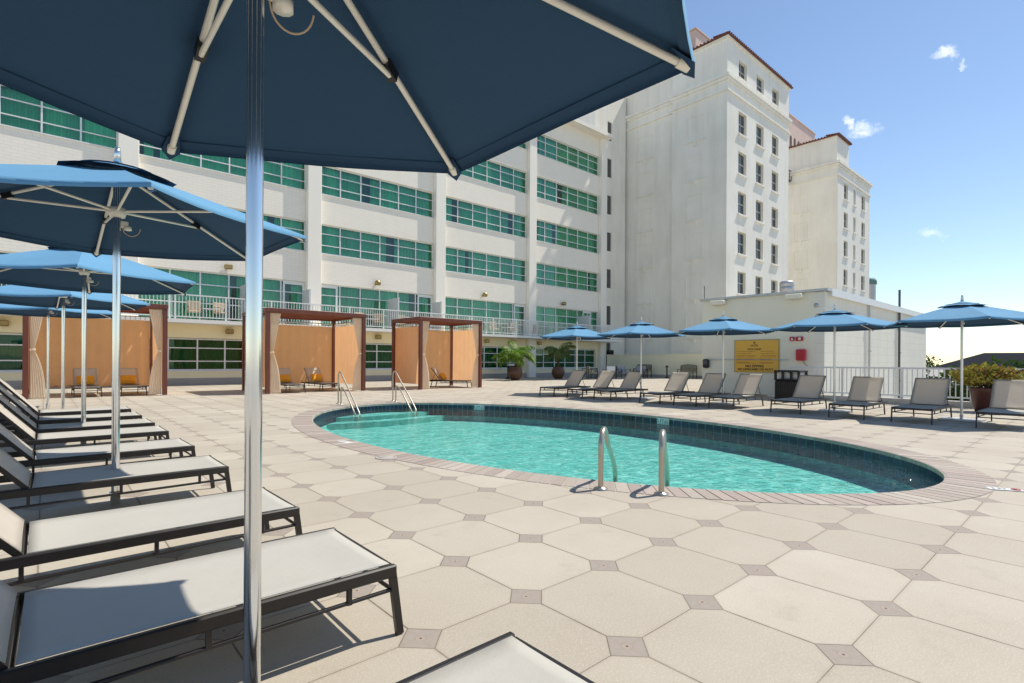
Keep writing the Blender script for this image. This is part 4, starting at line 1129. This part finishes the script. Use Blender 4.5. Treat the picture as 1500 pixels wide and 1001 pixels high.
def wall_marker(px, py, lb, txt):
    tt_ = atan2((py - PCY) / wb, (px - PCX) / wa); ex, ey = ell(wa, wb, tt_)
    nx, ny = cos(tt_) / wa, sin(tt_) / wb; n_ = Vector((-nx, -ny, 0)).normalized(); tx_ = Vector((-n_.y, n_.x, 0))
    t = empty('pool_depth_marker', (ex, ey, -.10), label=lb, cat='marker', group='depth markers on the pool tile band')
    ex_ = Vector((0, 0, 0)) + n_ * .004
    q = MB(); u_ = Vector((0, 0, 1))
    q.bar(ex_ - tx_ * .15 + n_ * .006, ex_ + tx_ * .15 + n_ * .006, .012, .125); q.build('tile', 'markw', t)
    text_mesh(txt, .10, 'depth_text', 'markb', t, n_ * .0175 - tx_ * -.06, -tx_ * -1 if False else tx_ * -1, (0, 0, 1), ext=.0005, bold=.002) if False else text_mesh(txt, .10, 'depth_text', 'markb', t, n_ * .0175 - tx_.cross(Vector((0, 0, 1))).dot(n_) * tx_ * .06, (tx_ if tx_.cross(u_).dot(n_) > 0 else -tx_), (0, 0, 1), ext=.0005, bold=.002)
    s_ = 1 if tx_.cross(u_).dot(n_) > 0 else -1
    no_dive(t, n_ * .018 + tx_ * s_ * .09, tx_ * s_, (0, 0, 1), .04)
wall_marker(8.75, 11.1, 'depth marker tile on the far pool wall right of the steps', '3 FT')
wall_marker(9.6, 6.4, 'depth marker tile on the pool wall behind the grab rails', '3 FT')
tt_ = atan2((7.25 - PCY) / wb, (9.9 - PCX) / wa); ex, ey = ell(wa, wb, tt_)
q = MB(); q.bbox(-.03, .0, -.13, .13, -.055, .055, .004); o = q.build('skimmer_opening', 'black', None, (ex + .012, ey, -.11)); tag(o, 'dark skimmer opening in the blue pool tile band', 'opening')
t = empty('deck_drain', (3.08, 5.76, .001), label='round skimmer lid set in the deck near the left side of the pool', cat='drain')
q = MB(); q.lathe([(.125, .0), (.125, .006), (.10, .006), (.10, .003), (.098, .003), (.095, .007), (.001, .008)], (0, 0, 0), 28); q.build('lid', 'mortar', t)

# ------------------------------------------------------------------ palms, planter, trees
def frond(q, o, az, el, L_, droop, w_=.30, nleaf=22):
    pts = []; p = Vector(o); e = el
    for i in range(nleaf + 1):
        pts.append(p.copy()); p = p + Vector((cos(az) * cos(e), sin(az) * cos(e), sin(e))) * (L_ / nleaf); e -= droop / nleaf
    q.tube(pts[::3] + [pts[-1]], .008, 4)
    for i in range(3, nleaf + 1):
        d_ = (pts[i] - pts[i - 1]).normalized(); side = d_.cross(Vector((0, 0, 1))).normalized(); ll = w_ * (1.25 * sin(pi * (i / nleaf) ** .8) ** .6 + .15)
        for s_ in (-1, 1):
            for rep in range(2):
                dd = (side * s_ * random.uniform(.55, .9) + d_ * random.uniform(.5, .8) + Vector((0, 0, random.uniform(-.5, .1)))).normalized()
                b0 = pts[i] + d_ * random.uniform(-.02, .02); m_ = b0 + dd * ll * .5; e_ = b0 + dd * ll + Vector((0, 0, -.35 * ll)); nn = d_ * .012
                q.add([b0 - nn, b0 + nn, m_ + nn * 1.4, e_, m_ - nn * 1.4], [(0, 1, 2, 3, 4)])
def potted_palm(x, y, trunk_h, nf, FL, mat, lb, seed):
    random.seed(seed)
    t = empty('potted_palm', (x, y, 0), label=lb, cat='potted plant', group='potted palms by the hotel wall')
    q = MB(); q.lathe([(.001, .02), (.22, 0), (.28, .04), (.42, .30), (.44, .50), (.38, .68), (.33, .74), (.36, .79), (.33, .80), (.30, .74), (.001, .73)], (0, 0, 0), 28); q.build('pot', 'pot', t)
    q = MB(); q.tube([(0, 0, .70), (.02, .01, .9), (.04, 0, .70 + trunk_h)], [.10, .075, .06], 10)
    for zz in range(int(trunk_h / .06)): q.lathe([(.07, 0), (.085, .02), (.07, .04)], (.02, 0, .75 + zz * .06), 9)
    q.build('trunk', 'trunk', t)
    q = MB()
    for i in range(nf):
        az = i * 2.4 + random.uniform(-.3, .3); el = R(random.uniform(15, 80)); frond(q, (.04, 0, .70 + trunk_h), az, el, FL * random.uniform(.75, 1.1), R(random.uniform(70, 125)), .34)
    q.build('fronds', mat, t)
potted_palm(21.6, 24.1, .75, 22, 1.55, 'palm', 'bright green feathery palm in a brown pot, left of the two', 3)
potted_palm(25.6, 24.3, 1.05, 14, 1.45, 'palmd', 'thinner dull green palm in a reddish pot, right of the two', 9)
random.seed(21)
t = empty('planter', (17.2, 1.98, 0), label='red glazed planter with a yellow green croton bush in front of the railing', cat='potted plant')
q = MB(); q.lathe([(.001, .02), (.21, 0), (.25, .10), (.31, .48), (.35, .55), (.35, .60), (.31, .60), (.30, .52), (.001, .50)], (0, 0, 0), 28); q.build('pot', 'potred', t)
q = MB()
for i in range(14):
    a = random.uniform(0, 6.28); q.tube([(0, 0, .5), (.25 * cos(a), .3 * sin(a), .8), (.45 * cos(a), .7 * sin(a), 1.05)], .012, 5)
q.build('stems', 'trunk', t)
q = MB()
for i in range(2000):
    while True:
        u_ = Vector([random.uniform(-1, 1) for _ in range(3)])
        if .25 < u_.length < 1: break
    p = Vector((u_.x * .48, u_.y * .66, .84 + u_.z * .26)); p += Vector((mnoise.noise(p * 3) * .12, mnoise.noise(p * 3 + Vector((5, 0, 0))) * .12, mnoise.noise(p * 4) * .12))
    if p.z < .52: continue
    d_ = Vector([random.uniform(-1, 1), random.uniform(-1, 1), random.uniform(.1, 1)]).normalized(); s_ = d_.cross(Vector((random.random(), random.random(), .3))).normalized(); l_ = random.uniform(.08, .15)
    q.add([p, p + d_ * l_ * .5 + s_ * l_ * .2, p + d_ * l_, p + d_ * l_ * .5 - s_ * l_ * .2], [(0, 1, 2, 3)])
q.build('foliage', 'bush', t)
def bushy_tree(x, y, zb, h, r, lb, seed, n=9000, leaf=.30):
    random.seed(seed)
    t = empty('broadleaf_tree', (x, y, zb), label=lb, cat='tree', group='trees beyond the railing')
    q = MB(); q.tube([(0, 0, 0), (.1, 0, h * .5), (.2, .1, h * .8)], [.35, .25, .1], 8)
    for i in range(6):
        a = random.uniform(0, 6.28); q.tube([(.1, 0, h * .4), (r * .5 * cos(a), r * .5 * sin(a), h * .7)], [.14, .05], 6)
    q.build('trunk', 'trunk', t)
    cl_ = [(Vector((random.uniform(-.6, .6) * r, random.uniform(-.6, .6) * r, h * random.uniform(.55, .86))), random.uniform(.3, .5) * r) for _ in range(16)]
    q = MB()
    for i in range(n):
        c_, rr = random.choice(cl_); u_ = Vector([random.gauss(0, 1) for _ in range(3)]).normalized() * rr * random.uniform(.65, 1.05); u_.z *= .7
        p = c_ + u_; d_ = Vector([random.uniform(-1, 1) for _ in range(3)]).normalized(); s_ = d_.cross(Vector((random.random(), random.random(), .3))).normalized(); l_ = random.uniform(.6, 1.3) * leaf
        q.add([p, p + d_ * l_ * .5 + s_ * l_ * .28, p + d_ * l_, p + d_ * l_ * .5 - s_ * l_ * .28], [(0, 1, 2, 3)])
    q.build('crown', 'tree', t)
bushy_tree(40, 5.0, -9, 11.0, 3.0, 'dense green tree just right of the block wall behind the railing', 1)
bushy_tree(44, 1.5, -9, 10.1, 3.3, 'green tree behind the railing left of the planter', 2)
bushy_tree(42, -3.2, -9, 8.6, 3.4, 'green tree behind the railing and planter bush', 3)
bushy_tree(72, 14.5, -9, 12.2, 2.6, 'small tree top at the end of the dark far roof', 4, 2500)
bushy_tree(40, -9, -9, 8.3, 4, 'green tree low behind the railing at the right edge', 5)

# distant building with the dark roof
t = empty('distant_building', (100, -5, -9), label='long distant building with a dark slate roof beyond the trees', cat='building')
q = MB(); q.box(-2, 14, -60, 21, 0, 9.6); q.build('wall', 'farwall', t)
q = MB(); q.add([(-3, -62, 9.5), (-3, 22.5, 9.5), (15, 22.5, 9.5), (15, -62, 9.5), (6, -62, 11.8), (6, 17.5, 11.8)], [(0, 1, 5, 4), (1, 2, 5), (2, 3, 4, 5), (0, 4, 3)]); ro = q.build('roof', 'slateroof', t)
for y in (2, 0.2, -5.5, -8.5):
    q = MB(); q.bbox(5, 6.5, y, y + (.8 if y > 0 else 1.8), 11.6, 12.3, .05); q.build('roof_vent', 'dark', ro)

# ------------------------------------------------------------------ furniture near the parapet
def bench(x, y, rz, lb, arch):
    t = empty('garden_bench', (x, y, 0), rz, lb, 'bench', 'dark lattice benches by the yellow wall')
    q = MB(); 
    for i in range(5): q.bbox(-.62, .62, -.22 + i * .09, -.15 + i * .09, .42, .445, .004)
    q.build('seat', 'brownfab', t)
    q = MB(); top = lambda u_: (.92 + .06 * (1 - u_ * u_)) if arch else .95
    for i in range(12):
        a = -.60 + i * .1; b_ = a + .1
        q.bar((a, .26, top(a / .6)), (b_, .26, top(b_ / .6)), .03, .04); q.bar((a, .26, .52), (b_, .26, top(b_ / .6)), .02, .02); q.bar((b_, .26, .52), (a, .26, top(a / .6)), .02, .02)
    q.bar((-.6, .26, .52), (.6, .26, .52), .03, .03); q.bar((-.6, .26, .74), (.6, .26, .74), .03, .03)
    q.build('backrest', 'brownfab', t)
    for sx in (-.6, .6):
        for sy in (-.22, .25):
            l = MB(); l.bar((sx, sy, 0.002), (sx, sy, .45 if sy < 0 else .93), .045, .045); l.build('leg', 'brownfab', t)
        a = MB(); a.bar((sx, -.26, .64), (sx, .26, .66), .05, .03); a.bar((sx, -.22, .45), (sx, -.22, .63), .035, .035); a.build('armrest', 'brownfab', t)
bench(33.6, 23.2, -pi / 2, 'square lattice backed dark bench, left one against the yellow wall', False)
bench(33.6, 19.55, -pi / 2, 'arch backed dark bench, right one against the yellow wall', True)
t = empty('ash_stand', (33.4, 21.0, 0), label='slim dark ash stand between the two benches', cat='ash stand')
q = MB(); q.lathe([(.001, .001), (.16, .001), (.15, .06), (.05, .12), (.05, .75), (.09, .80), (.09, .9), (.001, .92)], (0, 0, 0), 14); q.build('body', 'brownfab', t); q = MB(); q.lathe([(.11, .8), (.12, .84), (.11, .86)], (0, 0, 0), 14); q.build('rim', 'dark', t)
def sofa(x, y, rz, wd, lb, mat):
    t = empty('patio_chair', (x, y, 0), rz, lb, 'chair', 'cushioned patio chairs by the far wall')
    q = MB(); q.bbox(-wd, wd, -.3, .26, .34, .46, .04); q.build('seat_cushion', mat, t)
    q = MB(); q.bbox(-wd, wd, .2, .32, .46, .86, .04); q.build('back_cushion', mat, t)
    for sx in (-wd - .03, wd + .03):
        q = MB(); q.bar((sx, -.32, .62), (sx, .34, .62), .05, .03)
        q.bar((sx, -.3, .1), (sx, .3, .58), .02, .02); q.bar((sx, .3, .1), (sx, -.3, .58), .02, .02); q.bar((sx, -.3, .1), (sx, .3, .1), .03, .03); q.build('side_frame', 'brownfab', t)
        for sy in (-.3, .32):
            l = MB(); l.bar((sx, sy, .002), (sx, sy, .61 if sy < 0 else .88), .035, .035); l.build('leg', 'brownfab', t)
sofa(27.4, 22.9, .9, .30, 'cushioned patio chair with crossed side frame left of the far blue umbrella loungers', 'beigefab')
sofa(28.6, 22.4, 2.6, .32, 'pale cushioned patio chair next to the crossed frame chair', 'white')
sofa(31.0, 23.0, -.3, .34, 'grey cushioned patio chair in front of the dark doorway', 'greyfab')
sofa(31.8, 22.2, -1.3, .34, 'grey cushioned patio chair left of the square bench', 'greyfab')
t = empty('side_table', (28.0, 23.6, 0), label='low dark lattice table among the patio chairs', cat='table'); q = MB(); q.bbox(-.5, .5, -.3, .3, .66, .70, .01); q.build('tabletop', 'brownfab', t)
for sx in (-.45, .45):
    for sy in (-.25, .25):
        l = MB(); l.bar((sx, sy, .002), (sx, sy, .66), .04, .04); l.build('leg', 'brownfab', t)
# black sign board by the palm
t = empty('notice_stand', (23.2, 26.3, 0), label='black free standing notice board with a white top strip behind the left palm', cat='sign')
q = MB(); q.bbox(-.34, .34, -.02, .02, .08, .86, .01); q.build('board', 'black', t); q = MB(); q.bbox(-.34, .34, -.03, .03, .861, .98, .01); q.build('header', 'white', t)
for sx in (-.3, .3):
    l = MB(); l.bbox(sx - .03, sx + .03, -.2, .2, .001, .08, .01); l.build('foot', 'black', t)
# dark panels painted in for the doorway's shade at right end of the balcony wing
t = empty('doorway_shade', (34.95, 27.4, 0), label='dark slats put in for the shade of the doorway under the end of the balcony slab', cat='door')
q = MB(); q.box(-.35, -.29, -.7, .5, 0, 2.1); q.build('frame', 'black', t); q = MB()
for i in range(14): q.bar((-.28, -.65, .15 + i * .13), (-.28, .45, .15 + i * .13), .04, .06)
q.build('shade_slats', 'dark', t)
# trash bin
t = empty('litter_bin', (17.35, 6.55, 0), R(-6), 'black litter bin with three framed openings behind the loungers', 'bin')
q = MB(); q.bbox(-.26, .26, -.38, .38, 0.002, .62, .03)
for i in range(11): q.box(-.272, -.26, -.36 + i * .068, -.325 + i * .068, .05, .58)
q.build('body', 'black', t)
q = MB(); q.bbox(-.28, .28, -.40, .40, .88, .94, .02); q.bbox(-.27, .27, -.39, .39, .62, .66, .01)
for yy in (-.355, -.13, .13, .355): q.bbox(-.26, -.20, yy - .035, yy + .035, .661, .879, .01); q.bbox(.20, .26, yy - .035, yy + .035, .661, .879, .01)
q.build('lid', 'black', t)
q = MB(); q.bbox(-.15, .15, -.31, .31, .662, .86, .02); q.build('inner_liner', 'white', t)
bpy.context.view_layer.update()
